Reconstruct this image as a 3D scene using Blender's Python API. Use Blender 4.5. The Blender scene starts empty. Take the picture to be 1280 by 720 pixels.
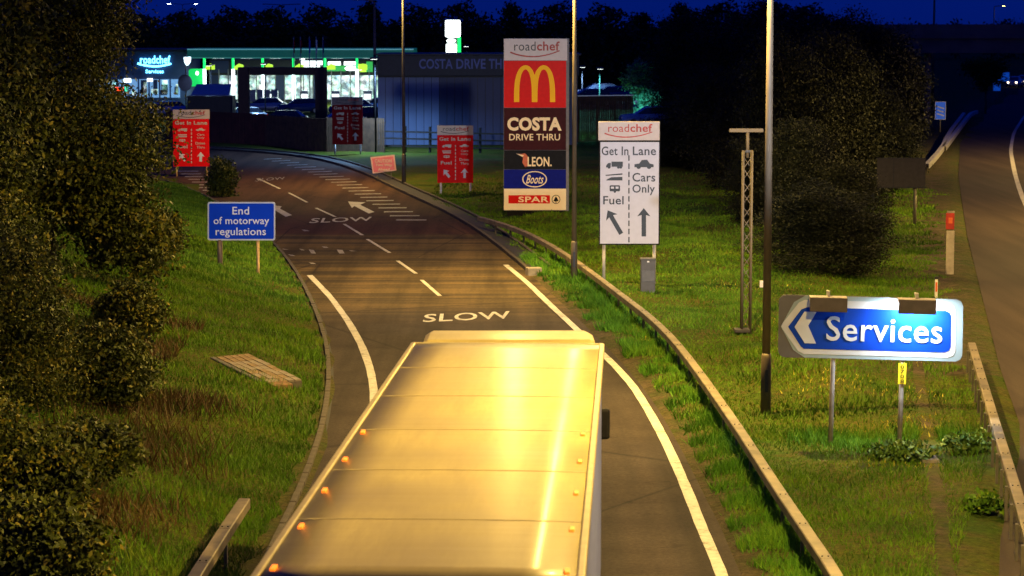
import bpy, math, random
import numpy as np
from mathutils import Vector, Matrix
random.seed(7); R = math.radians
S = bpy.context.scene
COL = S.collection

# ------------------------------------------------------------------ camera, sky, exposure
CAMZ, FPX, HOR = 8.6, 3000.0, 30.0
PITCH = math.atan((360 - HOR) / FPX)
cam_d = bpy.data.cameras.new('camera'); cam = bpy.data.objects.new('camera', cam_d); COL.objects.link(cam)
cam.location = (0, 0, CAMZ); cam.rotation_euler = (math.pi/2 - PITCH, 0, 0)
cam_d.sensor_width = 36; cam_d.lens = FPX/1280*36; cam_d.clip_start = 0.5; cam_d.clip_end = 6000
cam_d.dof.use_dof = True; cam_d.dof.focus_distance = 56; cam_d.dof.aperture_fstop = 3.2
S.camera = cam
S.render.resolution_x = 1024; S.render.resolution_y = 576
S.view_settings.view_transform = 'Standard'; S.view_settings.look = 'None'
S.view_settings.exposure = 0; S.view_settings.gamma = 1
W = bpy.data.worlds.new('World'); S.world = W; W.use_nodes = True
nt = W.node_tree; nt.nodes.clear()
wo = nt.nodes.new('ShaderNodeOutputWorld'); bg = nt.nodes.new('ShaderNodeBackground')
sky = nt.nodes.new('ShaderNodeTexSky'); sky.sky_type = 'NISHITA'; sky.sun_disc = False
sky.sun_elevation = R(0.0); sky.sun_rotation = R(180); sky.ozone_density = 3; sky.dust_density = 0.3; sky.air_density = 1.0
bwn = nt.nodes.new('ShaderNodeRGBToBW'); nt.links.new(sky.outputs[0], bwn.inputs[0])
gm = nt.nodes.new('ShaderNodeMix'); gm.data_type = 'RGBA'; gm.blend_type = 'MULTIPLY'; gm.inputs[0].default_value = 1
ga = nt.nodes.new('ShaderNodeMix'); ga.data_type = 'RGBA'; ga.blend_type = 'ADD'; ga.inputs[0].default_value = 1; ga.inputs[7].default_value = (0.002, 0.05, 0.85, 1)
gm.inputs[7].default_value = (0.02, 0.08, 1.0, 1)      # camera white balance set for the lamps makes the dusk sky deep blue
nt.links.new(bwn.outputs[0], gm.inputs[6]); nt.links.new(gm.outputs[2], ga.inputs[6]); nt.links.new(ga.outputs[2], bg.inputs[0]); nt.links.new(bg.outputs[0], wo.inputs[0])
bg.inputs[1].default_value = 0.15
SODIUM = (1.0, 0.66, 0.17); COOL = (0.35, 0.62, 1.0)

# ------------------------------------------------------------------ geometry of the view (pixels of the photograph -> metres)
def ray(x, y):
    c, s = math.cos(PITCH), math.sin(PITCH)
    u = (x - 640) / FPX; v = (y - 360) / FPX
    return Vector((u, c - v*s, -s - v*c))
def gp(x, y, z=0.0):
    r = ray(x, y); t = (z - CAMZ) / r.z
    return Vector((r.x*t, r.y*t, z))
def pd(x, y, Y):
    r = ray(x, y); t = Y / r.y
    return Vector((r.x*t, Y, CAMZ + r.z*t))
def interp_curve(pts):
    pts = sorted(pts, key=lambda p: p[1])
    ys = np.array([p[1] for p in pts]); xs = np.array([p[0] for p in pts])
    return lambda Y: np.interp(Y, ys, xs)
LK = [(-3.9, 20), (-3.9, 36)] + [tuple(gp(*p)[:2]) for p in ((370,640),(405,560),(414,500),(418,462),(411,425),(396,385),(373,340),(345,305),(300,268),(260,247),(215,226))] + [(-25, 142), (-36, 150), (-60, 155), (-140, 158)]
RK = [(4.3, 20), (4.15, 30)] + [(gp(x+8, y)[0]+0.15, gp(x, y)[1]) for x, y in ((905,720),(850,590),(820,530),(790,480),(740,430),(700,390))] + [tuple(gp(*p)[:2]) for p in ((663,342),(600,291),(560,267),(500,240),(450,215),(400,199))] + [(-17, 163), (-27, 170), (-60, 178), (-140, 182)]
MK = [(4.5, 20), (7.8, 38)] + [tuple(gp(*p)[:2]) for p in ((1280,545),(1250,460),(1225,360),(1208,290),(1198,220),(1200,180),(1218,150),(1240,132))] + [(70, 330), (130, 480), (300, 800)]
KL, KR, ML = interp_curve(LK), interp_curve(RK), interp_curve(MK)
def sm(t): t = np.clip(t, 0, 1); return t*t*(3-2*t)
def H(X, Y):
    X = np.asarray(X, float); Y = np.asarray(Y, float)
    dl = KL(Y) - X; dr = X - KR(Y); dm = ML(Y) - X
    und = 0.10*np.sin(X*0.9+Y*0.23) + 0.07*np.sin(Y*0.61 - X*0.4) + 0.05*np.sin(X*2.1+1.7*np.cos(Y*0.5))
    bank = 0.1*sm(dl/0.3) + np.minimum(0.24*np.maximum(dl-0.5, 0), 2.6)*(1 - sm((Y-100)/45.)) + 0.5*und*sm(dl/3)
    e = np.minimum(dr, dm)
    verge = 0.07*sm(e/0.5) + 0.9*und*sm((e-0.3)/3)*(1-sm((Y-140)/30))
    verge = verge + 0.10*sm((dr-2)/4)*sm((dm-2)/3)
    h = np.where(dl > 0, bank, np.where((dr > 0) & (dm > 0), verge, -0.05))
    return h
def gt(x, y):
    r = ray(x, y); prev = 20/r.y
    t = prev
    while t*r.y < 400:
        p = r*t
        if CAMZ + p.z <= float(H(p.x, p.y)):
            return Vector((p.x, p.y, float(H(p.x, p.y))))
        t += 0.1
    return gp(x, y)

# ------------------------------------------------------------------ materials
MATS = {}
def mat(name, c, rough=0.7, metal=0.0, em=None, es=0.0, var=0.18, scale=6.0, bump=0.0, bscale=40.0, spec=0.5, trans=0.0):
    if name in MATS: return MATS[name]
    m = bpy.data.materials.new(name); m.use_nodes = True; n = m.node_tree; b = n.nodes['Principled BSDF']
    tc = n.nodes.new('ShaderNodeTexCoord')
    nz = n.nodes.new('ShaderNodeTexNoise'); nz.inputs['Scale'].default_value = scale; nz.inputs['Detail'].default_value = 5
    n.links.new(tc.outputs['Object'], nz.inputs['Vector'])
    rp = n.nodes.new('ShaderNodeValToRGB'); rp.color_ramp.elements[0].position = 0.3; rp.color_ramp.elements[1].position = 0.7
    rp.color_ramp.elements[0].color = (*[v*(1-var) for v in c], 1); rp.color_ramp.elements[1].color = (*[min(1, v*(1+var)) for v in c], 1)
    n.links.new(nz.outputs['Fac'], rp.inputs[0]); n.links.new(rp.outputs[0], b.inputs['Base Color'])
    b.inputs['Roughness'].default_value = rough; b.inputs['Metallic'].default_value = metal
    b.inputs['Specular IOR Level'].default_value = spec
    if trans: b.inputs['Transmission Weight'].default_value = trans
    if em: b.inputs['Emission Color'].default_value = (*em, 1); b.inputs['Emission Strength'].default_value = es
    if bump:
        nb = n.nodes.new('ShaderNodeTexNoise'); nb.inputs['Scale'].default_value = bscale; nb.inputs['Detail'].default_value = 4
        n.links.new(tc.outputs['Object'], nb.inputs['Vector'])
        bp = n.nodes.new('ShaderNodeBump'); bp.inputs['Strength'].default_value = bump; bp.inputs['Distance'].default_value = 0.02
        n.links.new(nb.outputs['Fac'], bp.inputs['Height']); n.links.new(bp.outputs[0], b.inputs['Normal'])
    MATS[name] = m; return m
def nodes(name):
    m = bpy.data.materials.new(name); m.use_nodes = True; n = m.node_tree
    return m, n, n.nodes['Principled BSDF']
def noise(n, vec, scale, detail=5, rough=0.55):
    z = n.nodes.new('ShaderNodeTexNoise'); z.inputs['Scale'].default_value = scale; z.inputs['Detail'].default_value = detail
    z.inputs['Roughness'].default_value = rough
    if vec is not None: n.links.new(vec, z.inputs['Vector'])
    return z.outputs['Fac']
def ramp(n, fac, stops):
    r = n.nodes.new('ShaderNodeValToRGB'); e = r.color_ramp.elements
    while len(e) > 1: e.remove(e[-1])
    for i, (p, c) in enumerate(stops):
        q = e[0] if i == 0 else e.new(p)
        q.position = p; q.color = (*c, 1) if len(c) == 3 else c
    n.links.new(fac, r.inputs[0]); return r.outputs[0]
def mixc(n, fac, a, b, mode='MIX'):
    m = n.nodes.new('ShaderNodeMix'); m.data_type = 'RGBA'; m.blend_type = mode
    for sock, v in ((0, fac), (6, a), (7, b)):
        if isinstance(v, (int, float)): m.inputs[sock].default_value = v
        elif isinstance(v, tuple): m.inputs[sock].default_value = (*v, 1)
        else: n.links.new(v, m.inputs[sock])
    return m.outputs[2]
def math_n(n, op, a, b=0.0):
    m = n.nodes.new('ShaderNodeMath'); m.operation = op
    for i, v in enumerate((a, b)):
        if isinstance(v, (int, float)): m.inputs[i].default_value = v
        else: n.links.new(v, m.inputs[i])
    return m.outputs[0]
def bumpn(n, b, h, strength, dist=0.02):
    bp = n.nodes.new('ShaderNodeBump'); bp.inputs['Strength'].default_value = strength; bp.inputs['Distance'].default_value = dist
    n.links.new(h, bp.inputs['Height']); n.links.new(bp.outputs[0], b.inputs['Normal'])
def coords(n, sx=1, sy=1, sz=1):
    tc = n.nodes.new('ShaderNodeTexCoord'); mp = n.nodes.new('ShaderNodeMapping'); mp.inputs['Scale'].default_value = (sx, sy, sz)
    n.links.new(tc.outputs['Object'], mp.inputs['Vector']); return mp.outputs[0], tc

# asphalt of the slip road: grey-brown near, reddish surfacing with sealed cross bands further on
m_slip, n, b = nodes('slip_asphalt')
v, tc = coords(n)
sep = n.nodes.new('ShaderNodeSeparateXYZ'); n.links.new(tc.outputs['Object'], sep.inputs[0])
vb, _ = coords(n, 0.07, 1.0, 1)
band = ramp(n, noise(n, vb, 0.75, 5, 0.7), [(0.40, (0, 0, 0)), (0.5, (.45, .45, .45)), (0.60, (1, 1, 1))])
grain = noise(n, v, 11, 8, 0.85); patch = noise(n, v, 0.6, 5)
basec = mixc(n, ramp(n, patch, [(0.35, (0,0,0)), (0.65, (1,1,1))]), (0.034, 0.026, 0.023), (0.052, 0.041, 0.035))
bandc = mixc(n, band, (0.038, 0.030, 0.020), (0.105, 0.074, 0.036))
redc = mixc(n, patch, (0.056, 0.028, 0.020), (0.080, 0.045, 0.030))
mr = n.nodes.new('ShaderNodeMapRange'); n.links.new(sep.outputs[1], mr.inputs[0])
mr.inputs[1].default_value = 68; mr.inputs[2].default_value = 74
c1 = mixc(n, mr.outputs[0], basec, bandc)
mr2 = n.nodes.new('ShaderNodeMapRange'); wob = math_n(n, 'ADD', sep.outputs[1], math_n(n, 'MULTIPLY', patch, 3.0)); n.links.new(wob, mr2.inputs[0])
mr2.inputs[1].default_value = 99.5; mr2.inputs[2].default_value = 100.3
c2 = mixc(n, mr2.outputs[0], c1, redc)
vt, _ = coords(n, 1.0, 0.045, 1); trk = noise(n, vt, 0.9, 4, .6); blot = noise(n, v, 1.6, 6, .7)
c2 = mixc(n, 1.0, c2, ramp(n, trk, [(0.36, (.62,.62,.62)), (0.5, (.95,.95,.95)), (0.66, (1.25,1.2,1.15))]), 'MULTIPLY')
c2 = mixc(n, 1.0, c2, ramp(n, blot, [(0.30, (.55,.55,.55)), (0.42, (1,1,1)), (1, (1.05,1.05,1.05))]), 'MULTIPLY')
vc, _ = coords(n, 1, .5, 1); vk = n.nodes.new('ShaderNodeTexVoronoi'); vk.feature = 'DISTANCE_TO_EDGE'; vk.inputs['Scale'].default_value = .16; n.links.new(vc, vk.inputs['Vector'])
c2 = mixc(n, ramp(n, vk.outputs['Distance'], [(0.0, (.8,.8,.8)), (0.006, (0,0,0))]), c2, (.012,.011,.010))
c3 = mixc(n, ramp(n, grain, [(0.25, (0,0,0)), (0.75, (1,1,1))]), (0.30,0.30,0.30), (1.75,1.7,1.65))
n.links.new(mixc(n, 1.0, c2, c3, 'MULTIPLY'), b.inputs['Base Color']); b.inputs['Roughness'].default_value = 0.88; b.inputs['Specular IOR Level'].default_value = 0.12
bumpn(n, b, grain, 0.5, 0.015)
m_main, n, b = nodes('motorway_asphalt')
v, tc = coords(n); vs, _ = coords(n, 0.8, 0.05, 1)
g = noise(n, v, 14, 6, 0.75); st = noise(n, vs, 1.2, 3)
c = mixc(n, ramp(n, st, [(0.35, (0,0,0)), (0.65, (1,1,1))]), (0.034, 0.024, 0.019), (0.056, 0.040, 0.031))
n.links.new(mixc(n, 1.0, c, ramp(n, g, [(0.25, (.7,.7,.7)), (0.75, (1.25,1.25,1.25))]), 'MULTIPLY'), b.inputs['Base Color'])
b.inputs['Roughness'].default_value = 0.85; b.inputs['Specular IOR Level'].default_value = 0.15; bumpn(n, b, g, 0.3, 0.01)
# grass / soil ground
m_ground, n, b = nodes('grass_ground')
v, tc = coords(n)
at = n.nodes.new('ShaderNodeAttribute'); at.attribute_name = 'soil'
big = noise(n, v, 0.32, 5, 0.6); fine = noise(n, v, 9, 6, 0.75); mid = noise(n, v, 1.7, 5, 0.6)
g1 = mixc(n, ramp(n, big, [(0.38, (0,0,0)), (0.62, (1,1,1))]), (0.040, 0.085, 0.004), (0.080, 0.085, 0.008))
g2 = mixc(n, ramp(n, mid, [(0.45, (0,0,0)), (0.7, (1,1,1))]), g1, (0.085, 0.068, 0.018))
sl = mixc(n, ramp(n, mid, [(0.3, (0,0,0)), (0.7, (1,1,1))]), (0.050, 0.034, 0.022), (0.115, 0.085, 0.060))
sf = math_n(n, 'MULTIPLY', at.outputs['Fac'], ramp(n, mid, [(0.25, (.55,.55,.55)), (0.55, (1,1,1))]))
gg = mixc(n, sf, g2, sl)
gg = mixc(n, 1.0, gg, ramp(n, fine, [(0.3, (.35,.35,.35)), (0.7, (1.4,1.4,1.4))]), 'MULTIPLY')
n.links.new(gg, b.inputs['Base Color']); b.inputs['Roughness'].default_value = 0.95; b.inputs['Specular IOR Level'].default_value = 0.1
bumpn(n, b, math_n(n, 'ADD', fine, mid), 0.8, 0.12)
def leaf_mat(name, dark, light, warm, rough=0.6, tr=0.25):
    m, n, b = nodes(name)
    a = n.nodes.new('ShaderNodeAttribute'); a.attribute_name = 'tint'
    n.links.new(ramp(n, a.outputs['Fac'], [(0.0, dark), (0.62, light), (1.0, warm)]), b.inputs['Base Color'])
    b.inputs['Roughness'].default_value = rough; b.inputs['Specular IOR Level'].default_value = 0.25
    return m
M_leaf = leaf_mat('leaf_green', (0.010, 0.018, 0.002), (0.070, 0.086, 0.006), (0.190, 0.150, 0.014))
M_leaf2 = leaf_mat('leaf_dull', (0.010, 0.014, 0.003), (0.045, 0.044, 0.008), (0.120, 0.072, 0.016))
M_conif = leaf_mat('leaf_dark', (0.012, 0.020, 0.008), (0.030, 0.045, 0.016), (0.05, 0.06, 0.02))
M_fresh = leaf_mat('leaf_fresh', (0.04, 0.09, 0.012), (0.09, 0.17, 0.02), (0.22, 0.26, 0.05))
M_blade = leaf_mat('grass_blade', (0.026, 0.070, 0.002), (0.092, 0.205, 0.005), (0.150, 0.185, 0.012), 0.8)
M_bladeL = leaf_mat('grass_blade_long', (0.024, 0.085, 0.004), (0.075, 0.215, 0.010), (0.140, 0.230, 0.016), 0.8)
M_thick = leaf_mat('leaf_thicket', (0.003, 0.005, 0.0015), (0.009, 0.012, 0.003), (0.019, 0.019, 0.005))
M_brown = leaf_mat('leaf_brown', (0.035, 0.022, 0.006), (0.085, 0.050, 0.014), (0.13, 0.09, 0.02))
M_bark = mat('bark', (0.06, 0.045, 0.03), 0.9, bump=0.6, bscale=12)
M_colm = mat('column_paint', (0.105, 0.080, 0.048), 0.65, 0.0, var=.2, scale=2)
M_galv = mat('galvanised', (0.42, 0.40, 0.36), 0.5, 0.35, var=0.22, scale=3, bump=0.1)
M_beam = mat('weathered_beam', (0.175, 0.140, 0.090), 0.6, 0.2, var=0.40, scale=2.2, bump=0.15)
M_post = mat('steel_post', (0.10, 0.09, 0.07), 0.6, 0.3, var=0.25)
M_dark = mat('dark_metal', (0.03, 0.03, 0.032), 0.5, 0.2)
M_back = mat('sign_back', (0.05, 0.045, 0.04), 0.6, 0.2)
M_white = mat('white_sheet', (0.74, 0.73, 0.72), 0.35, spec=0.05, var=0.06, scale=2)
M_cream = mat('cream_sheet', (0.62, 0.56, 0.46), 0.4, var=0.06, scale=2)
M_grey = mat('grey_sheet', (0.20, 0.19, 0.19), 0.45, var=0.06)
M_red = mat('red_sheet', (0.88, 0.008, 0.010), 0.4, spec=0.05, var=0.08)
M_redd = mat('deep_and_dimmed_red', (0.26, 0.008, 0.012), 0.4, spec=0.05, var=0.08)
M_yel = mat('yellow_sheet', (0.80, 0.46, 0.01), 0.4, var=0.05)
M_mar = mat('maroon_sheet', (0.055, 0.008, 0.010), 0.4, spec=0.05)
M_blk = mat('black_sheet', (0.012, 0.012, 0.014), 0.4, spec=0.05)
M_navy = mat('navy_sheet', (0.005, 0.010, 0.13), 0.4, spec=0.05)
M_blue = mat('blue_sheet', (0.003, 0.045, 0.50), 0.4, spec=0.1, var=0.07, scale=1.5)
M_orng = mat('orange_sheet', (0.65, 0.12, 0.03), 0.5)
def paint_mat(name, c, wear):
    m, n, b = nodes(name); v, tc = coords(n); f = noise(n, v, 5, 8, .75); g_ = noise(n, v, 1.1, 3)
    k = ramp(n, math_n(n, 'ADD', math_n(n, 'MULTIPLY', f, .7), math_n(n, 'MULTIPLY', g_, .3)), [(wear-.05, (0.05,.045,.04)), (wear+.04, tuple(q*.7 for q in c)), (wear+.2, c)])
    n.links.new(k, b.inputs['Base Color']); b.inputs['Roughness'].default_value = .6; bumpn(n, b, f, .4, .01); return m
M_paint = paint_mat('road_paint', (0.58, 0.54, 0.47), .42)
M_paintd = paint_mat('worn_road_paint', (0.36, 0.33, 0.30), .46)
M_conc = mat('concrete', (0.24, 0.21, 0.17), 0.85, var=0.3, scale=4, bump=0.4)
M_kerb = mat('kerb_concrete', (0.060, 0.048, 0.036), 0.85, var=0.45, scale=2.5, bump=0.4)
M_wood = mat('fence_wood', (0.10, 0.052, 0.026), 0.85, var=0.35, scale=2.5, bump=0.4)
M_redw = mat('stained_wood', (0.075, 0.022, 0.016), 0.8, var=0.3, scale=1.5)
M_tyre = mat('tyre', (0.02, 0.02, 0.02), 0.85)
M_glass = mat('dark_glass', (0.015, 0.02, 0.03), 0.08, spec=0.8)
M_gbox = mat('green_grey_cabinet', (0.075, 0.072, 0.07), 0.5, var=0.12)

# ------------------------------------------------------------------ mesh helpers
def link(o, parent=None):
    COL.objects.link(o)
    if parent: o.parent = parent
    return o
def empty(name, loc=(0,0,0), rz=0, label=None, cat=None, group=None, kind=None, parent=None):
    o = bpy.data.objects.new(name, None); o.location = loc; o.rotation_euler = (0, 0, rz); o.empty_display_size = 0.3
    link(o, parent); tag(o, label, cat, group, kind); return o
def tag(o, label=None, cat=None, group=None, kind=None):
    if label: o['label'] = label
    if cat: o['category'] = cat
    if group: o['group'] = group
    if kind: o['kind'] = kind
    return o
class MB:
    def __init__(s): s.v = []; s.f = []; s.sm = []
    def poly(s, pts, smooth=False):
        k = len(s.v); s.v += [tuple(p) for p in pts]; s.f.append(tuple(range(k, k+len(pts)))); s.sm.append(smooth); return s
    def box(s, c, d, rz=0, mtx=None):
        k = len(s.v); hx, hy, hz = d[0]/2, d[1]/2, d[2]/2
        M = mtx or Matrix.Rotation(rz, 3, 'Z')
        for x, y, z in ((-1,-1,-1),(1,-1,-1),(1,1,-1),(-1,1,-1),(-1,-1,1),(1,-1,1),(1,1,1),(-1,1,1)):
            p = M @ Vector((x*hx, y*hy, z*hz)); s.v.append((p.x+c[0], p.y+c[1], p.z+c[2]))
        for q in ((0,3,2,1),(4,5,6,7),(0,1,5,4),(1,2,6,5),(2,3,7,6),(3,0,4,7)):
            s.f.append(tuple(k+i for i in q)); s.sm.append(False)
        return s
    def bar(s, a, b, w, h=None):
        a, b = Vector(a), Vector(b); d = b-a; L = d.length; h = h or w
        if L < 1e-6: return s
        z = d/L; up = Vector((0,0,1)) if abs(z.z) < 0.95 else Vector((0,1,0))
        x = z.cross(up).normalized(); y = x.cross(z).normalized()
        M = Matrix((x, z, y)).transposed()
        return s.box((a+b)/2, (w, L, h), mtx=M)
    def tube(s, pts, rad, n=10, caps=True, smooth=True):
        pts = [Vector(p) for p in pts]; rad = rad if isinstance(rad, (list, tuple)) else [rad]*len(pts)
        k = len(s.v)
        for i, p in enumerate(pts):
            d = (pts[min(i+1, len(pts)-1)] - pts[max(i-1, 0)]).normalized()
            up = Vector((0,0,1)) if abs(d.z) < 0.9 else Vector((0,1,0))
            x = d.cross(up).normalized(); y = x.cross(d)
            for j in range(n):
                a = 2*math.pi*j/n; q = p + (x*math.cos(a) + y*math.sin(a))*rad[i]; s.v.append(tuple(q))
        for i in range(len(pts)-1):
            for j in range(n):
                s.f.append((k+i*n+j, k+(i+1)*n+j, k+(i+1)*n+(j+1)%n, k+i*n+(j+1)%n)); s.sm.append(smooth)
        if caps:
            s.f.append(tuple(k+j for j in range(n))); s.sm.append(False)
            e = k+(len(pts)-1)*n; s.f.append(tuple(e+j for j in reversed(range(n)))); s.sm.append(False)
        return s
    def prism(s, pts, y0, y1):      # outline in x,z extruded along y
        k = len(s.v); m = len(pts)
        for y in (y0, y1):
            s.v += [(p[0], y, p[1]) for p in pts]
        s.f.append(tuple(k+i for i in range(m))); s.f.append(tuple(k+m+i for i in reversed(range(m)))); s.sm += [False, False]
        for i in range(m):
            j = (i+1) % m; s.f.append((k+j, k+i, k+m+i, k+m+j)); s.sm.append(False)
        return s
    def loft(s, rings, smooth=True, caps=True):
        k = len(s.v); n = len(rings[0])
        for r in rings: s.v += [tuple(p) for p in r]
        for i in range(len(rings)-1):
            for j in range(n):
                s.f.append((k+i*n+j, k+i*n+(j+1)%n, k+(i+1)*n+(j+1)%n, k+(i+1)*n+j)); s.sm.append(smooth)
        if caps:
            s.f.append(tuple(k+j for j in reversed(range(n)))); e = k+(len(rings)-1)*n
            s.f.append(tuple(e+j for j in range(n))); s.sm += [False, False]
        return s
    def mesh(s, name):
        m = bpy.data.meshes.new(name); m.from_pydata(s.v, [], s.f); m.polygons.foreach_set('use_smooth', s.sm); m.update(); return m
    def build(s, name, material, parent=None, bevel=0, loc=None):
        m = s.mesh(name); m.materials.append(material); o = bpy.data.objects.new(name, m); link(o, parent)
        if loc: o.location = loc
        if bevel:
            bv = o.modifiers.new('bevel', 'BEVEL'); bv.width = bevel; bv.segments = 2; bv.limit_method = 'ANGLE'
        return o
def copy_tree(o, parent=None):
    c = o.copy(); COL.objects.link(c); c.parent = parent
    for ch in list(o.children): copy_tree(ch, c)
    return c
_tcache = {}
def text_mesh(body, bold=0.0, shear=0.0):
    key = (body, bold, shear)
    if key not in _tcache:
        cu = bpy.data.curves.new('txt', 'FONT'); cu.body = body; cu.offset = bold; cu.shear = shear; cu.resolution_u = 3; cu.space_character = 1.04
        cu.fill_mode = 'FRONT'
        o = bpy.data.objects.new('txt', cu); COL.objects.link(o)
        bpy.context.view_layer.update()
        dg = bpy.context.evaluated_depsgraph_get()
        me = bpy.data.meshes.new_from_object(o.evaluated_get(dg), depsgraph=dg)
        v = np.array([tuple(p.co) for p in me.vertices]); f = [tuple(p.vertices) for p in me.polygons]
        bpy.data.objects.remove(o); bpy.data.curves.remove(cu); bpy.data.meshes.remove(me)
        v[:, 0] -= v[:, 0].min(); w = v[:, 0].max(); y0, y1 = v[:, 1].min(), v[:, 1].max()
        v[:, 1] -= y0; _tcache[key] = (v, f, w, y1-y0)
    return _tcache[key]
def solidify(o, t, off=0.0):
    md = o.modifiers.new('thick', 'SOLIDIFY'); md.thickness = t; md.offset = off
class Sign:
    """A board facing -Y. Everything is given in pixels of the photograph at its own depth Y and stored in local metres."""
    def __init__(s, root, Y):
        s.root = root; s.Y = Y; s.o = root.location.copy()
    def L(s, x, y):
        p = pd(x, y, s.Y); return (p.x - s.o.x, p.z - s.o.z)
    def box(s, name, x0, y0, x1, y1, front, depth, m, bevel=0, parent=None):
        a, t = s.L(x0, y0); b_, u = s.L(x1, y1)
        mb = MB().box(((a+b_)/2, front + depth/2, (t+u)/2), (b_-a, depth, t-u))
        return mb.build(name, m, parent or s.root, bevel)
    def poly(s, name, pts, m, front, depth=0.006, parent=None):
        q = [s.L(*p) for p in pts]
        return MB().prism(q, front, front+depth).build(name, m, parent or s.root)
    def text(s, body, x0, y0, x1, y1, m, front, bold=0.0, name='lettering', shear=0, parent=None):
        v, f, w, h = text_mesh(body, bold, shear)
        a, t = s.L(x0, y0); b_, u = s.L(x1, y1)
        mb = MB(); mb.v = [(a + p[0]/w*(b_-a), front - 0.004, u + p[1]/h*(t-u)) for p in v]; mb.f = f; mb.sm = [False]*len(f)
        o = mb.build(name, m, parent or s.root); solidify(o, 0.004, 1.0); return o
    def post(s, x, y0, y1, m, w=0.09, name='post', back=0.06):
        a, t = s.L(x, y0); _, u = s.L(x, y1)
        return MB().tube([(a, back, u-0.3), (a, back, t)], w/2, 10).build(name, m, s.root)
def rounded(x0, y0, x1, y1, r, k=4):
    pts = []
    for cx, cy, a0 in ((x1-r, y0+r, -90), (x1-r, y1-r, 0), (x0+r, y1-r, 90), (x0+r, y0+r, 180)):
        for i in range(k+1):
            a = R(a0 + 90*i/k); pts.append((cx + r*math.cos(a), cy + r*math.sin(a)))
    return pts
def ellipse(cx, cy, rx, ry, k=24): return [(cx+rx*math.cos(2*math.pi*i/k), cy+ry*math.sin(2*math.pi*i/k)) for i in range(k)]
def stroke_poly(pts, w0, w1=None):
    w1 = w0 if w1 is None else w1; n_ = len(pts); a = []; b_ = []
    for i, p in enumerate(pts):
        q0 = pts[max(i-1, 0)]; q1 = pts[min(i+1, n_-1)]; dx, dy = q1[0]-q0[0], q1[1]-q0[1]; l = math.hypot(dx, dy) or 1
        w = (w0 + (w1-w0)*i/(n_-1))/2
        a.append((p[0]-dy/l*w, p[1]+dx/l*w)); b_.append((p[0]+dy/l*w, p[1]-dx/l*w))
    return a + b_[::-1]

# ------------------------------------------------------------------ ground
def axis(parts):
    out = []
    for a, b_, st in parts: out += list(np.arange(a, b_, st))
    return np.array(out + [parts[-1][1]])
gx = axis([(-2500, -400, 300), (-400, -60, 20), (-60, -16, 2), (-16, 34, 0.4), (34, 70, 2), (70, 400, 20), (400, 2500, 300)])
gy = axis([(-300, 20, 20), (20, 112, 0.4), (112, 200, 1.2), (200, 400, 10), (400, 4500, 250)])
GX, GY = np.meshgrid(gx, gy); GZ = H(GX, GY)
nx, ny = len(gx), len(gy)
me = bpy.data.meshes.new('ground')
co = np.stack([GX.ravel(), GY.ravel(), GZ.ravel()], 1).astype(np.float32)
ii, jj = np.meshgrid(np.arange(nx-1), np.arange(ny-1)); a = (jj*nx+ii).ravel()
fc = np.stack([a, a+1, a+nx+1, a+nx], 1).astype(np.int32)
me.vertices.add(len(co)); me.vertices.foreach_set('co', co.ravel())
me.loops.add(fc.size); me.loops.foreach_set('vertex_index', fc.ravel())
me.polygons.add(len(fc)); me.polygons.foreach_set('loop_start', np.arange(0, fc.size, 4, dtype=np.int32)); me.polygons.foreach_set('loop_total', np.full(len(fc), 4, np.int32))
me.update(); me.polygons.foreach_set('use_smooth', np.ones(len(fc), bool))
dmv = (ML(GY) - GX).ravel(); drv = (GX - KR(GY)).ravel(); dlv = (KL(GY)-GX).ravel()
soil = np.clip(1 - np.abs(dmv-1.4)/2.2, 0, 1)*(GY.ravel() > 58) + np.clip(1-np.abs(drv)/0.9, 0, 1)*0.9 + np.clip(1-np.abs(dlv)/0.5, 0, 1)*0.7
# worn line through the verge past the foot of the services sign
tl = interp_curve([tuple(gp(*p)[:2]) for p in ((1182,720),(1172,620),(1163,575),(1155,520),(1148,470),(1146,440))])
soil = soil + np.clip(1 - np.abs(GX - tl(GY))/0.25, 0, 1).ravel()*(GY.ravel() < 66)
soil = np.clip(soil, 0, 1)
at = me.attributes.new('soil', 'FLOAT', 'POINT'); at.data.foreach_set('value', soil.astype(np.float32))
me.materials.append(m_ground); g_o = bpy.data.objects.new('ground', me); link(g_o); tag(g_o, kind='structure')

def strip(name, left, right, z, m, kind='structure', parent=None, w_=1):
    mb = MB(); n_ = len(left)
    for i in range(n_):
        for k_ in range(w_+1):
            t = k_/w_; mb.v.append((left[i][0]*(1-t)+right[i][0]*t, left[i][1]*(1-t)+right[i][1]*t, z))
    for i in range(n_-1):
        for k_ in range(w_):
            q = i*(w_+1)+k_; mb.f.append((q, q+1, q+w_+2, q+w_+1)); mb.sm.append(False)
    o = mb.build(name, m, parent)
    if kind: o['kind'] = kind
    return o
def resample(pts, n_):
    p = np.array([(a[0], a[1]) for a in pts]); d = np.r_[0, np.cumsum(np.hypot(*np.diff(p, axis=0).T))]
    t = np.linspace(0, d[-1], n_); return [(float(np.interp(s_, d, p[:, 0])), float(np.interp(s_, d, p[:, 1]))) for s_ in t]
def smooth_pts(pts, n_=80, it=30):
    q = np.array(resample(pts, n_))
    for _ in range(it): q[1:-1] = 0.5*q[1:-1] + 0.25*(q[:-2]+q[2:])
    return [tuple(a) for a in q]
Yl = np.concatenate([np.linspace(20, 130, 90)])
Lp = [(float(KL(y)), float(y)) for y in Yl] + resample([p for p in LK if p[1] > 131], 20)
Rp = [(float(KR(y)), float(y)) for y in np.linspace(20, 150, 100)] + resample([p for p in RK if p[1] > 150.5], 20)
Lp = smooth_pts(Lp, 120, 8); Rp = smooth_pts(Rp, 120, 8)
strip('slip_road', Lp, Rp, 0.0, m_slip, w_=4)
My = np.linspace(20, 800, 200)
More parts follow.
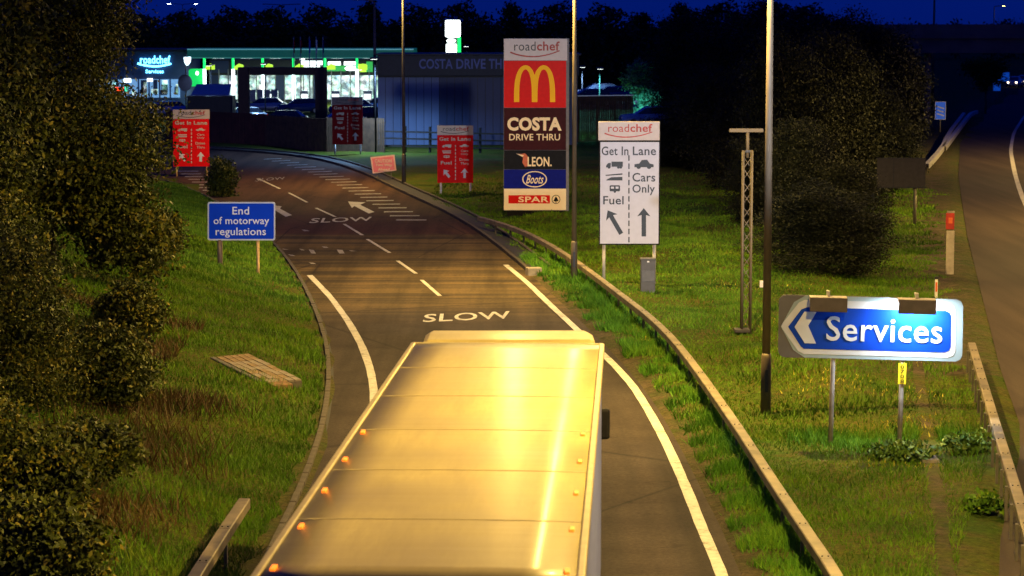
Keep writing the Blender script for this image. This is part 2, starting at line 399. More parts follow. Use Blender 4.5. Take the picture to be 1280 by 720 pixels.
Mp = [(float(ML(y)), float(y)) for y in My]
strip('motorway', Mp, [(x+22, y) for x, y in Mp], 0.0, m_main, w_=4)

# ---- road paint
def paint_line(name, pix, w, m=M_paint, z=0.004, taper=True):
    pts = smooth_pts([tuple(gp(x, y)[:2]) for x, y in pix], max(14, len(pix)*6), 4)
    a = []; b_ = []
    for i, p in enumerate(pts):
        q0 = pts[max(i-1, 0)]; q1 = pts[min(i+1, len(pts)-1)]; dx, dy = q1[0]-q0[0], q1[1]-q0[1]; l = math.hypot(dx, dy)
        j = 1 + random.uniform(-.06, .06)
        a.append((p[0]-dy/l*w/2*j, p[1]+dx/l*w/2*j)); b_.append((p[0]+dy/l*w/2*j, p[1]-dx/l*w/2*j))
    return strip(name, a, b_, z, m)
paint_line('edge_line', [(632,331),(660,354),(690,383),(716,407),(740,430),(768,456),(792,483),(812,515),(830,548),(845,580),(862,620),(878,662),(893,695),(905,725),(920,780)], 0.2)
paint_line('edge_line', [(387,344),(413,371),(435,401),(452,431),(463,461),(468,491),(466,530),(458,575),(446,630),(432,680),(412,745)], 0.2)
paint_line('edge_line', [(1330,330),(1300,290),(1280,253),(1269,220),(1263,188),(1267,166),(1281,144),(1300,130)], 0.24)
for a_, b_ in (((550,370),(527,350)),((520,342),(497,326)),((487,316),(459,299)),((453,294),(430,280)),((419,271),(395,260)),((384,253),(361,241)),((350,236),(322,223))):
    paint_line('lane_dash', [a_, b_], 0.13)
inner = [(495,275),(470,258),(440,241),(410,226),(380,213),(350,204),(330,199)]; outer = [(533,275),(507,259),(480,244),(445,227),(412,213),(378,204),(352,198)]
I2 = resample([gp(*p)[:2] for p in inner], 22); O2 = resample([gp(*p)[:2] for p in outer], 22)
for p, q in zip(I2, O2):
    d = Vector((q[0]-p[0], q[1]-p[1])).normalized()*0.001
    mb = MB().poly([(p[0], p[1]-.28, .004), (q[0], q[1]-.28, .004), (q[0], q[1]+.28, .004), (p[0], p[1]+.28, .004)])
    tag(mb.build('hatch_stripe', M_paintd), kind='structure')
for k in range(8):
    y = 214 + k*3.4; p = gp(222+k*4.5, y); q = gp(248+k*3.0, y)
    mb = MB().poly([(p.x, p.y-.35, .004), (q.x, q.y-.35, .004), (q.x, q.y+.35, .004), (p.x, p.y+.35, .004)])
    tag(mb.build('hatch_stripe', M_paintd), kind='structure')
def road_text(body, px, m, bold=0.0):
    v, f, w, h = text_mesh(body, bold)
    (x0, y0), (x1, y1), (x2, y2), (x3, y3) = [gp(*p)[:2] for p in px]      # bl, br, tr, tl
    mb = MB()
    for p in v:
        s_, t = p[0]/w, p[1]/h
        X = (1-s_)*(1-t)*x0 + s_*(1-t)*x1 + s_*t*x2 + (1-s_)*t*x3; Y = (1-s_)*(1-t)*y0 + s_*(1-t)*y1 + s_*t*y2 + (1-s_)*t*y3
        mb.v.append((X, Y, 0.005))
    mb.f = f; mb.sm = [False]*len(f); return tag(mb.build('road_lettering', m), kind='structure')
road_text('SLOW', [(528,403),(641,398),(637,389),(531,393)], M_paint, 0.012)
road_text('SLOW', [(386,279),(466,276),(465,271),(390,273)], M_paint, 0.01)
road_text('SLOW', [(318,227),(357,224),(356,221),(322,223)], M_paintd, 0.01)
def road_poly(pix, m, z=0.0045, name='lane_arrow'):
    return tag(MB().poly([tuple(gp(*p)[:2]) + (z,) for p in reversed(pix)]).build(name, m), kind='structure')
road_poly([(435,252),(457,253),(450,256),(468,265),(461,267),(443,257.5),(440,260)], M_paint)
road_poly([(343,257),(352,258),(350,261),(365,269),(357,271),(344,263),(341,266)], M_paint)
# faded blocks of the worn lettering
for (x0, y0, x1, y1) in ((360,318,366,320),(374,311,378,313),(386,312,392,317),(402,308,408,310),(421,312,428,317),(436,313,443,314),(386,328,392,330),(352,311,358,312),(377,287,384,289)):
    road_poly([(x0,y0),(x1,y0+.6),(x1+3,y1),(x0+3,y1)], M_paintd, name='worn_paint_mark')

M_tar = mat('dark_tarmac', (0.022, 0.021, 0.022), 0.8, bump=0.4, bscale=20)
# ---- kerbs with stones
stone_m = {}
def kerb(name, line, zt, w=0.14, step=0.93, m=M_kerb, dz=0.0):
    root = strip(name, [(x, y) for x, y in line], [(x+.12, y) for x, y in line], 0.002, M_tar)
    p = np.array(line); d = np.r_[0, np.cumsum(np.hypot(*np.diff(p, axis=0).T))]; k = 0; s_ = 0
    md = MB().box((0,0,0), (w, step-0.02, 0.22)).mesh('kerb_stone'); md.materials.append(m)
    while s_ + step < d[-1] and k < 290:
        a0 = Vector((np.interp(s_, d, p[:,0]), np.interp(s_, d, p[:,1]), 0)); a1 = Vector((np.interp(s_+step, d, p[:,0]), np.interp(s_+step, d, p[:,1]), 0))
        o = bpy.data.objects.new('kerb_stone', md); c_ = (a0+a1)/2; dd = a1-a0
        o.location = (c_.x, c_.y, zt-0.11+random.uniform(-.008,.008)); o.rotation_euler = (0, 0, math.atan2(dd.y, dd.x)-math.pi/2+random.uniform(-.01,.01))
        link(o, root); s_ += step; k += 1
    return root
kerb('kerb', [(x-.07, y) for x, y in Lp if y < 150], 0.10, w=.11)
kerb('kerb', [(x+.05, y) for x, y in Rp if y > 83 and x > -60], 0.13)
# dark tarmac channel behind the right kerb, with a raised concrete edging beyond it
ch = [(x+.15, y) for x, y in Rp if y > 83.5 and x > -60]
def offset(line, w):
    o = []
    for i, p in enumerate(line):
        q0 = line[max(i-1, 0)]; q1 = line[min(i+1, len(line)-1)]; dx, dy = q1[0]-q0[0], q1[1]-q0[1]; l = math.hypot(dx, dy); o.append((p[0]+dy/l*w, p[1]-dx/l*w))
    return o
M_tar = mat('dark_tarmac', (0.022, 0.021, 0.022), 0.8, bump=0.4, bscale=20)
strip('drain_channel', ch, offset(ch, 0.62), 0.115, M_tar)
kerb('kerb', offset(ch, 0.70), 0.20, w=0.12, m=M_kerb)
e_ = gp(667, 344)
tag(MB().box((e_.x, e_.y, .1), (.5, .35, .34), rz=.3).build('drain_headstone', M_conc, bevel=.02), 'small pale concrete block at the near end of the kerbside drain channel', 'concrete block')

# ------------------------------------------------------------------ leaves and grass
def quads_mesh(name, C, U, V, tint, m):
    n_ = len(C); co = np.empty((n_, 4, 3), np.float32)
    co[:, 0] = C - U; co[:, 1] = C - V*0.9; co[:, 2] = C + U; co[:, 3] = C + V
    me = bpy.data.meshes.new(name); me.vertices.add(n_*4); me.vertices.foreach_set('co', co.ravel())
    me.loops.add(n_*4); me.loops.foreach_set('vertex_index', np.arange(n_*4, dtype=np.int32))
    me.polygons.add(n_); me.polygons.foreach_set('loop_start', np.arange(0, n_*4, 4, dtype=np.int32)); me.polygons.foreach_set('loop_total', np.full(n_, 4, np.int32))
    me.update(); a = me.attributes.new('tint', 'FLOAT', 'FACE'); a.data.foreach_set('value', tint.astype(np.float32)); me.materials.append(m)
    return me
def leaf_cloud(name, blobs, n_, size, m, seed=0, clump=26, spread=0.3, zmin=0.05, shell=0.3):
    g = np.random.default_rng(seed); B = np.array(blobs, float)
    wt = (B[:,3]*B[:,4]+B[:,3]*B[:,5]+B[:,4]*B[:,5]); wt /= wt.sum()
    nc = max(8, n_//clump); k = g.choice(len(B), nc, p=wt)
    d = g.normal(size=(nc,3)); d /= np.linalg.norm(d, axis=1)[:,None]
    rr = 1 - np.abs(g.normal(size=nc))*shell; rr = np.clip(rr, .1, 1)*(1 + .14*np.sin(d[:,0]*5+k)+.12*np.sin(d[:,2]*7+2*k))
    cc = B[k,:3] + d*B[k,3:]*rr[:,None]
    i = g.integers(0, nc, n_); cs = spread*g.uniform(.5, 1.3, nc)
    P = cc[i] + g.normal(size=(n_,3))*cs[i][:,None]*np.array([1,1,.6])
    P[:,2] = np.where(P[:,2] < zmin, zmin + np.abs(P[:,2]-zmin)*.3, P[:,2])
    U = g.normal(size=(n_,3)); U[:,2] -= .4; U /= np.linalg.norm(U, axis=1)[:,None]; N = g.normal(size=(n_,3)); V = np.cross(U, N); V /= np.linalg.norm(V, axis=1)[:,None]+1e-9
    sz = size*g.uniform(.55, 1.3, n_)
    tint = np.clip(g.uniform(0,1,nc)[i]**1.4*.85 + g.uniform(0,1,n_)*.16, 0, 1)
    return quads_mesh(name, P, U*sz[:,None]/2, V*sz[:,None]*.27, tint, m)
def limbs(h, blobs, seed=0, r0=0.18, nl=7):
    rd = random.Random(seed); mb = MB(); top = Vector((rd.uniform(-.2,.2), rd.uniform(-.2,.2), h*.75))
    tp = [Vector((0,0,-.3)), Vector((0.05,0,h*.2)), Vector((-.05,.08,h*.45)), top]
    mb.tube(tp, [r0*1.25, r0, r0*.7, r0*.25], 9)
    for k in range(nl):
        b_ = rd.choice(blobs); t = rd.uniform(.25, .8); st = tp[1].lerp(top, t)
        en = Vector((b_[0]+rd.uniform(-.5,.5)*b_[3], b_[1]+rd.uniform(-.5,.5)*b_[4], b_[2]+rd.uniform(-.2,.5)*b_[5])); md_ = st.lerp(en, .5)+Vector((0,0,.2))
        mb.tube([st, md_, en], [r0*.4, r0*.25, r0*.07], 6)
    return mb
def tree(loc, blobs, n_, size, m, label, cat='tree', group=None, name='tree', seed=0, clump=26, spread=.3, r0=.16, shell=.3):
    r = empty(name, loc, 0, label, cat, group)
    h = max(b_[2]+b_[5] for b_ in blobs)
    limbs(h, blobs, seed, r0).build('trunk', M_bark, r)
    o = bpy.data.objects.new('crown', leaf_cloud('crown', blobs, n_, size, m, seed, clump, spread, shell=shell)); link(o, r)
    return r
def blades(name, P, hgt, wid, tint, m, seed=0):
    g = np.random.default_rng(seed); n_ = len(P); a = g.uniform(0, 2*np.pi, n_)
    D = np.stack([np.cos(a), np.sin(a), np.zeros(n_)], 1)*wid[:,None]/2
    ln = g.normal(size=(n_,3))*hgt[:,None]*.38; ln[:,2] = hgt*g.uniform(.7,1,n_)
    co = np.empty((n_,3,3), np.float32); co[:,0] = P-D; co[:,1] = P+D; co[:,2] = P+ln
    me = bpy.data.meshes.new(name); me.vertices.add(n_*3); me.vertices.foreach_set('co', co.ravel())
    me.loops.add(n_*3); me.loops.foreach_set('vertex_index', np.arange(n_*3, dtype=np.int32))
    me.polygons.add(n_); me.polygons.foreach_set('loop_start', np.arange(0, n_*3, 3, dtype=np.int32)); me.polygons.foreach_set('loop_total', np.full(n_, 3, np.int32))
    me.update(); at = me.attributes.new('tint', 'FLOAT', 'FACE'); at.data.foreach_set('value', tint.astype(np.float32)); me.materials.append(m)
    o = bpy.data.objects.new(name, me); link(o); return o
def lump(X, Y, f, s=0): return .5+.25*(np.sin(X*f+1.3*np.sin(Y*f*.7+s))+np.sin(Y*f*1.3+1.1*np.cos(X*f*.9+s)))
def scatter(name, n_, x0, x1, y0, y1, keep, hf, wf, m, seed, zoff=-.01):
    g = np.random.default_rng(seed); X = g.uniform(x0, x1, n_); Y = y0 + (y1-y0)*g.uniform(0,1,n_)**1.35
    # pull blades into tufts
    X += .06*np.round(g.normal(size=n_)); k = keep(X, Y, g.uniform(0,1,n_)); X, Y = X[k], Y[k]; Z = H(X, Y)+zoff
    h_ = hf(X, Y)*g.uniform(.5, 1.2, len(X)); w_ = wf(Y)*g.uniform(.6,1.2,len(X))
    tint = np.clip(.6*lump(X, Y, 1.9, 2)+.4*g.uniform(0,1,len(X))**1.2, 0, 1)
    return blades(name, np.stack([X,Y,Z],1), h_, w_, tint, m, seed)
wfn = lambda Y: .008 + .00036*Y
def keep_v(X, Y, u):
    return (X-KR(Y) > .25+.5*lump(X,Y,2.7)) & (ML(Y)-X > 0.6+1.6*lump(X,Y,2.2)*(Y>56)) & (np.abs(X-tl(Y)) > .13*(Y<66)) & (u < (.35+.8*lump(X,Y,1.3,1))*np.clip((138-Y)/40, 0, 1))
tag(scatter('verge_grass', 600000, -4, 22, 33, 138, keep_v, lambda X,Y: .07+.13*lump(X,Y,1.1), wfn, M_blade, 3), 'rough mown grass covering the verge between the two roads', 'grass', kind='stuff')
RAIL = smooth_pts([tuple(gp(x, y, .62)[:2]) for x, y in ((1062,745),(1050,720),(1000,650),(960,590),(930,543),(900,500),(868,455),(840,420),(810,392),(780,370),(750,347),(720,325),(690,306),(660,290),(625,277),(596,270))], 80, 6)
RX = interp_curve(RAIL)
def keep_l(X, Y, u):
    d = RX(Y) - X
    return (d > -.3) & (d < .35+1.5*lump(X,Y,1.9)) & (X-KR(Y) > .15) & (u < np.clip(2.2*lump(X, Y, 2.9, 4)-.35, 0, 1)) & (Y < 88)
tag(scatter('long_grass', 170000, 0, 6, 33, 88, keep_l, lambda X,Y: .06+.34*lump(X,Y,2.9,4), wfn, M_bladeL, 5), 'long bright grass growing in front of the crash barrier beside the slip road', 'grass', kind='stuff')
def keep_b(X, Y, u): return (KL(Y)-X > .15+.25*lump(X,Y,3)) & (u < .4+.8*lump(X,Y,1.2,5)) & ((Y < 57) | (KL(Y)-X < 9))
tag(scatter('bank_grass', 420000, -19, -3.5, 34, 128, keep_b, lambda X,Y: .07+.16*lump(X,Y,1.0,2), wfn, M_blade, 8), 'green and brown grass covering the bank left of the slip road', 'grass', kind='stuff')
sg = gp(1040, 562)
tag(scatter('sign_foot_grass', 16000, 5.4, 9.8, 47.0, 50.2, lambda X,Y,u: (np.abs(X-tl(Y)) > .2) & (u < 1.3*lump(X,Y,2.2)*np.exp(-((Y-48.6)/.9)**2-((X-7.6)/1.7)**4)), lambda X,Y: .16+.2*lump(X,Y,2.5), wfn, M_bladeL, 9), 'taller grass coloured brighter for the lamp light, round the feet of the blue services sign', 'grass', kind='stuff')  # brighter green here puts the sign lamp's light into the grass colour

tag(scatter('dead_bracken', 60000, -12, -4.6, 34, 62, lambda X,Y,u: (KL(Y)-X > 1.4) & ((Y < 51) | (X < -7.9) | (Y > 63)) & (u < np.clip(2.6*lump(X,Y,.8,7)-1.0, 0, 1)*np.clip((KL(Y)-X-1.4)/2.2, 0, 1)), lambda X,Y: .22+.35*lump(X,Y,1.7,1), lambda Y: .016+.0003*Y, M_brown, 15), 'tall dead brown stalks and bracken on the lower left bank', 'bracken', kind='stuff')
tag(scatter('verge_flowers', 9000, 3.5, 12, 46, 80, lambda X,Y,u: (X-KR(Y) > 1) & (ML(Y)-X > 1.5) & (u < np.clip(3*lump(X,Y,.9,3)-1.7, 0, 1)), lambda X,Y: .11+0*X, lambda Y: .035+0*Y, mat('flower_yellow', (.40,.36,.03), .7), 16), 'scattered small yellow flowers in the verge grass near the services sign', 'flowers', kind='stuff')
# ------------------------------------------------------------------ lorry on the slip road, driving away from the camera
M_roofs = mat('seam', (.27,.22,.085), .5)
m_roof, n, b = nodes('lorry_roof')
v, tc = coords(n); vs, _ = coords(n, 1.0, 0.12, 1)
d1 = noise(n, v, 0.5, 4); d2 = noise(n, vs, 5.0, 6, 0.75); d3 = noise(n, v, 30, 4, .7)
c = mixc(n, ramp(n, d1, [(0.3, (0,0,0)), (0.7, (1,1,1))]), (0.25, 0.20, 0.072), (0.37, 0.30, 0.11))
c = mixc(n, ramp(n, d2, [(0.42, (0,0,0)), (0.70, (.85,.85,.85))]), c, (0.25, 0.20, 0.07))
n.links.new(c, b.inputs['Base Color'])
n.links.new(ramp(n, d1, [(0.3, (.38,.38,.38)), (0.7, (.54,.54,.54))]), b.inputs['Roughness'])
vw, _ = coords(n, 0.25, 6.0, 1)
bumpn(n, b, math_n(n, 'ADD', math_n(n, 'MULTIPLY', noise(n, vw, 1.0, 3), .8), math_n(n, 'MULTIPLY', d3, .05)), 0.28, 0.02)
b.inputs['Coat Weight'].default_value = 0.15; b.inputs['Coat Roughness'].default_value = 0.2; b.inputs['Specular IOR Level'].default_value = 0.27
M_rail = mat('roof_rail', (0.30, 0.25, 0.12), 0.4, 0.2, var=.15)
M_amber = mat('amber_lens', (0.8, 0.25, 0.02), 0.3, em=(1, 0.20, 0.01), es=1.6)
M_redl = mat('red_lens', (0.6, 0.02, 0.01), 0.3, em=(1, 0.02, 0.01), es=6)
M_cab = mat('cab_paint', (0.30, 0.26, 0.15), 0.3, var=.06)
M_curt = mat('trailer_side', (0.10, 0.12, 0.34), 0.5, var=.2)
ang = math.atan2(0.67, 13.6)
lo = empty('articulated_lorry', (-0.75, 18.3, 0), -ang, 'long articulated lorry with a pale cream roof driving away up the slip road', 'lorry')
TL, TW, TH = 14.0, 2.6, 4.3
MB().box((0, TL/2, 2.72), (TW-.04, TL, 3.04)).build('trailer_box', M_curt, lo, .02)
# roof sheet: shallow crown with ribs
mb = MB(); rings = []
for i in range(29):
    y = .03 + (TL-.06)*i/28
    rings.append([(-TW/2+.05, y, TH-.016), (-.8, y, TH-.005), (0, y, TH), (.8, y, TH-.005), (TW/2-.05, y, TH-.016), (TW/2-.05, y, TH-.12), (-TW/2+.05, y, TH-.12)])
mb.loft(rings).build('trailer_roof', m_roof, lo)
for i in range(1, 6):
    y = TL*i/6; zs_ = [(-TW/2+.06, TH-.013), (-.8, TH-.002), (0, TH+.003), (.8, TH-.002), (TW/2-.06, TH-.013)]
    MB().loft([[(x, y-.02, z) for x, z in zs_] + [(x, y-.02, z-.02) for x, z in zs_[::-1]], [(x, y+.02, z) for x, z in zs_] + [(x, y+.02, z-.02) for x, z in zs_[::-1]]], smooth=False).build('roof_seam', M_roofs, lo)
for sx in (-1, 1):
    MB().box((sx*(TW/2-.02), TL/2, TH-.06), (.07, TL+.02, .12)).build('roof_rail', M_rail, lo, .015)
MB().box((0, -.012, TH-.07), (TW, .05, .14)).build('roof_rail', M_rail, lo, .012)
MB().box((0, TL+.012, TH-.07), (TW, .05, .14)).build('roof_rail', M_rail, lo, .012)
md = MB().box((0,0,0), (.04, .16, .03)).mesh('added_marker_lamp'); md.materials.append(M_amber)  # rows of lamps added in place of two orange light trails
for sx in (-1, 1):
    for i in range(5):
        o = bpy.data.objects.new('added_marker_lamp', md); o.location = (sx*(TW/2-.13), .4+i*1.6, TH-.01); link(o, lo)
for sx in (-1, 1):
    dr = MB().box((sx*TW/4, -.05, 2.7), (TW/2-.06, .04, 2.9)).build('rear_door', M_cab, lo, .01)
    for q in (.25, .95): MB().tube([(sx*q, -.09, 1.3), (sx*q, -.09, 4.1)], .018, 8).build('lock_bar', M_galv, dr)
    MB().box((sx*.95, -.08, 1.02), (.5, .07, .14)).build('rear_light', M_redl, lo)
    MB().box((sx*1.05, -.45, .75), (.5, .02, .5)).build('mudflap', M_blk, lo)
MB().box((0, TL/2, 1.08), (1.0, TL-1, .22)).build('chassis', M_dark, lo)
MB().box((0, .1, .55), (2.3, .1, .14)).build('underrun_bar', M_galv, lo)
def wheel(parent, x, y, r=.5, w=.34):
    t = MB().tube([(x-w/2, y, r), (x-w/2+.04, y, r), (x+w/2-.04, y, r), (x+w/2, y, r)], [r*.93, r, r, r*.93], 24).build('wheel', M_tyre, parent)
    s = 1 if x > 0 else -1
    MB().tube([(x+s*w/2, y, r), (x+s*(w/2+.015), y, r)], [r*.58, r*.5], 18).build('rim', M_galv, t)
for y in (2.6, 3.9, 5.2):
    for sx in (-1, 1): wheel(lo, sx*1.08, y)
# tractor unit
cb = empty('tractor_unit', (0.0, TL+.5, 0), R(3.2), parent=lo)
def ring(y, hw, z0, z1, r=.14):
    p = rounded(-hw, z0, hw, z1, r, 3); return [(q[0], y, q[1]) for q in p]
MB().loft([ring(0, 1.2, 1.0, 3.45), ring(.25, 1.24, .75, 3.6), ring(1.7, 1.24, .6, 3.62), ring(2.15, 1.2, .55, 3.3), ring(2.32, 1.12, .6, 2.6)]).build('cab', M_cab, cb)
MB().loft([[(-1.2, .0, 4.27), (1.2, .0, 4.27), (1.18, .0, 3.4), (-1.18, .0, 3.4)], [(-1.2, .8, 4.26), (1.2, .8, 4.26), (1.18, .7, 3.4), (-1.18, .7, 3.4)], [(-1.16, 1.6, 4.2), (1.16, 1.6, 4.2), (1.1, 1.6, 3.4), (-1.1, 1.6, 3.4)], [(-1.05, 2.1, 3.95), (1.05, 2.1, 3.95), (1.0, 2.05, 3.4), (-1, 2.05, 3.4)]], smooth=False).build('wind_deflector', m_roof, cb, .08)
MB().box((0, 2.30, 2.55), (2.0, .06, .95)).build('windscreen', M_glass, cb, .03)
MB().box((0, 2.5, 3.35), (2.1, .35, .06)).build('sun_visor', M_blk, cb, .02)
for sx in (-1, 1):
    MB().box((sx*1.40, 2.1, 2.75), (.18, .10, .46)).build('mirror', M_blk, cb, .04)
    MB().box((sx*1.245, 1.45, 2.5), (.02, .8, .7)).build('side_window', M_glass, cb)
    MB().box((sx*.95, 2.36, .85), (.35, .06, .25)).build('headlight', mat('headlamp', (.8,.8,.75), .2, em=(1,.93,.8), es=4), cb)
for y in (1.6, -1.6):
    for sx in (-1, 1): wheel(cb, sx*1.06, y)
MB().box((0, -.4, .95), (.9, 4.2, .25)).build('tractor_chassis', M_dark, cb)

# ------------------------------------------------------------------ crash barriers
def barrier(line, label, zt=.62, step=2.4, w=.20, hh=.16, seed=1, post_side=0.0, mm=M_beam, zg=True):
    p = np.array(line); d = np.r_[0, np.cumsum(np.hypot(*np.diff(p, axis=0).T))]
    P = lambda s_: Vector((float(np.interp(s_, d, p[:,0])), float(np.interp(s_, d, p[:,1])), 0))
    root = empty('crash_barrier', tuple(P(0)), 0, label, 'crash barrier'); o0 = P(0); rd = random.Random(seed)
    hz = lambda q: (float(H(q.x, q.y)) if zg else 0)
    s_ = 0
    while s_ + 1 < d[-1]:
        a = P(s_)-o0; b_ = P(min(s_+step, d[-1]))-o0; za = hz(a+o0); zb = hz(b_+o0)
        a.z = zt; b_.z = zt
        dd = (b_-a).normalized(); nn = Vector((dd.y, -dd.x, 0)).normalized()
        mb = MB(); prof = [(-w/2, -hh), (-w/2, -.015), (-w/2+.015, 0), (w/2-.015, 0), (w/2, -.015), (w/2, -hh), (w/2-.02, -hh), (w/2-.02, -.02), (-w/2+.02, -.02), (-w/2+.02, -hh)]
        aa = a + dd*.006; bb = b_ - dd*.006
        mb.loft([[tuple(aa + nn*q[0] + Vector((0,0,q[1]))) for q in prof], [tuple(bb + nn*q[0] + Vector((0,0,q[1]))) for q in prof]], smooth=False)
        bm = mb.build('beam_section', mm, root)
        mb = MB()
        for q in (.12,):
            for t in (-.045, .045):
                c_ = a + dd*q + nn*t; mb.tube([c_+Vector((0,0,-.005)), c_+Vector((0,0,.014))], .015, 6)
        mb.build('bolt', M_dark, bm)['kind'] = 'stuff'
        c_ = a + dd*.15 + nn*post_side; zz = hz(c_+o0)
        mb = MB(); mb.box((c_.x, c_.y, (a.z+zz-.3)/2-.02), (.05, .11, a.z-zz+.3), math.atan2(dd.y, dd.x)+math.pi/2)
        mb.build('post', M_post, root)
        if post_side:
            c2 = a + dd*.15 + nn*post_side*.4; MB().box((c2.x, c2.y, a.z-.10), (abs(post_side)*.7, .05, .10), math.atan2(dd.y, dd.x)+math.pi/2).build('bracket', M_post, root)
        s_ += step
    return root
barrier(RAIL, 'long curving metal crash barrier between the slip road and the grass verge')
R2 = smooth_pts([tuple(gp(x, y, .66)[:2]) for x, y in ((1310,740),(1280,640),(1262,580),(1243,520),(1228,470),(1214,424))], 40, 3)
barrier(R2, zg=False, label='metal crash barrier beside the motorway at the right edge, behind the services sign', step=1.6, w=.19, post_side=-.15, seed=4)
R3 = [tuple(gp(x, y, .95)[:2]) for x, y in ((225,740),(236,720),(278,668),(317,617))]
_H = H
barrier([(-4.55,32),(-4.52,35),(-4.47,38),(-4.42,40.0)], 'short end of a metal crash barrier on the bottom left bank beside the slip road', zt=.78, seed=5)
R4 = smooth_pts([tuple(gp(x, y, .6)[:2]) for x, y in ((1158,205),(1168,195),(1178,183),(1183,172),(1190,160),(1198,150),(1205,141))], 30, 2)
barrier(R4, 'pale far crash barrier by the motorway, nearer to the trees, behind the grey sign back', w=.3, hh=.3, step=3.2, seed=6, mm=M_galv)
R5 = smooth_pts([tuple(gp(x, y, .6)[:2]) for x, y in ((1180,183),(1190,170),(1200,157),(1208,147),(1214,140),(1222,138))], 30, 2)
barrier(R5, 'pale far crash barrier by the motorway, nearer to the carriageway edge', w=.3, hh=.3, step=3.2, seed=7, mm=M_galv)

# ------------------------------------------------------------------ services sign with two lamp units
def sign_root(name, x, y, label, cat, group=None, Y=None, terr=True):
    p = gt(x, y) if terr else gp(x, y)
    if Y: p = pd(x, y, Y)
    r = empty(name, tuple(p), 0, label, cat, group); return r, Sign(r, p.y)
M_spost = mat('sign_post', (.17,.15,.135), .6, .1, var=.3, scale=5)
sr, s = sign_root('services_sign', 1085, 560, 'blue and white road sign reading Services with a left chevron', 'road sign')
sr.rotation_euler = (0, R(1.0), R(-4))
M_wsign = mat('sign_white', (0.52, 0.54, 0.58), 0.4, var=.14, scale=1.4)
M_gsign = mat('sign_grey', (0.10, 0.095, 0.10), 0.5, var=.15, scale=2)
M_bsign = mat('sign_blue', (.003,.04,.36), .4, spec=.15, var=.14, scale=1.5)
s.poly('sign_panel', rounded(971,371,1200,449.5,9), M_gsign, 0, .03)
# pale outer face right of the arrow head, white border, blue field
M_paleb = mat('sign_pale_border', (0.26, 0.34, 0.38), 0.4, var=.04)
pale = [(1000,371.2)] + [p for p in rounded(971,371.2,1199.8,449.2,9) if p[0] > 1100] + [(1000,449.2),(974,410)]
pale = [(1004,371.4),(1191,371.4),(1197,374),(1199.6,380),(1199.6,441),(1197,446.5),(1191,449.1),(1004,449.1),(990,440),(974,411),(990,380)]
s.poly('sign_face', pale, M_paleb, -.006, .006)
wb = [(1003,377),(1181,377),(1188,380),(1191,387),(1191,436),(1188,442),(1181,444.5),(1003,444.5),(996,441),(976,414),(974.5,410.5),(976,407),(996,380.5)]
s.poly('white_border', wb, M_wsign, -.012, .006)
bl = [(1006,386),(1178,386),(1183,388.5),(1185,393),(1185,431),(1183,435.5),(1178,438),(1003,438),(999,435),(983,411),(999,389)]
s.poly('blue_field', bl, M_bsign, -.018, .006)
s.poly('chevron', [(1003,391.5),(1018,391.5),(1008,409),(1018,431),(1004,431),(991,411)], M_wsign, -.024, .006)
s.text('Services', 1031, 396, 1174, 427, M_wsign, -.024, .008)
s.post(1040, 448, 562, M_spost, .10); s.post(1126, 448, 562, M_spost, .10)
s.box('number_plate', 1121, 453, 1130.5, 479, .0, .012, mat('yellow_plate', (.75,.62,.02), .5))
for i, ch_ in enumerate('0708'): s.text(ch_, 1123.6, 455.2+i*6, 1128, 459.6+i*6, M_blk, -.004, 0, name='plate_number')
for (x0, x1, lit) in ((1008, 1054, 0), (1117, 1163, 1)):
    a, t = s.L(x0, 369.5); b_, u = s.L(x1, 387)
    u2 = t - (t-u)*.36
    mb = MB().prism([(a,t),(a,u2),(b_,u2),(b_,t)], -.50, -.20)
    lu = mb.build('lamp_unit', mat('lamp_housing', (.30,.26,.22), .5, .2), sr, .012)
    MB().box(((a+b_)/2, -.52, (t+u)/2-.01), (b_-a, .03, t-u)).build('lamp_hood', mat('lamp_hood', (.075,.06,.055), .6), sr, .01)
    MB().bar(((a+b_)/2, -.25, t+.01), ((a+b_)/2, .05, t+.07), .035).build('bracket', M_galv, sr)
    MB().box(((a+b_)/2, -.3, t+.06), (.07, .08, .1)).build('photocell', M_galv, sr, .01)
    if lit:
        MB().box(((a+b_)/2, -.35, u2-.006), (b_-a-.06, .24, .008)).build('lamp_lens', mat('lit_lens', (.9,.9,.9), .3, em=(.85,.93,1), es=25), sr)
        l = bpy.data.lights.new('sign_lamp', 'AREA'); l.shape = 'RECTANGLE'; l.size = b_-a-.06; l.size_y = .2; l.energy = 250; l.color = (.80, .92, 1)
        lo_ = bpy.data.objects.new('sign_lamp', l); lo_.location = ((a+b_)/2, -.36, u2-.02); lo_.rotation_euler = (R(36), 0, 0); link(lo_, sr)
    else:
        MB().box(((a+b_)/2, -.35, u2-.006), (b_-a-.06, .24, .008)).build('lamp_lens', M_glass, sr)

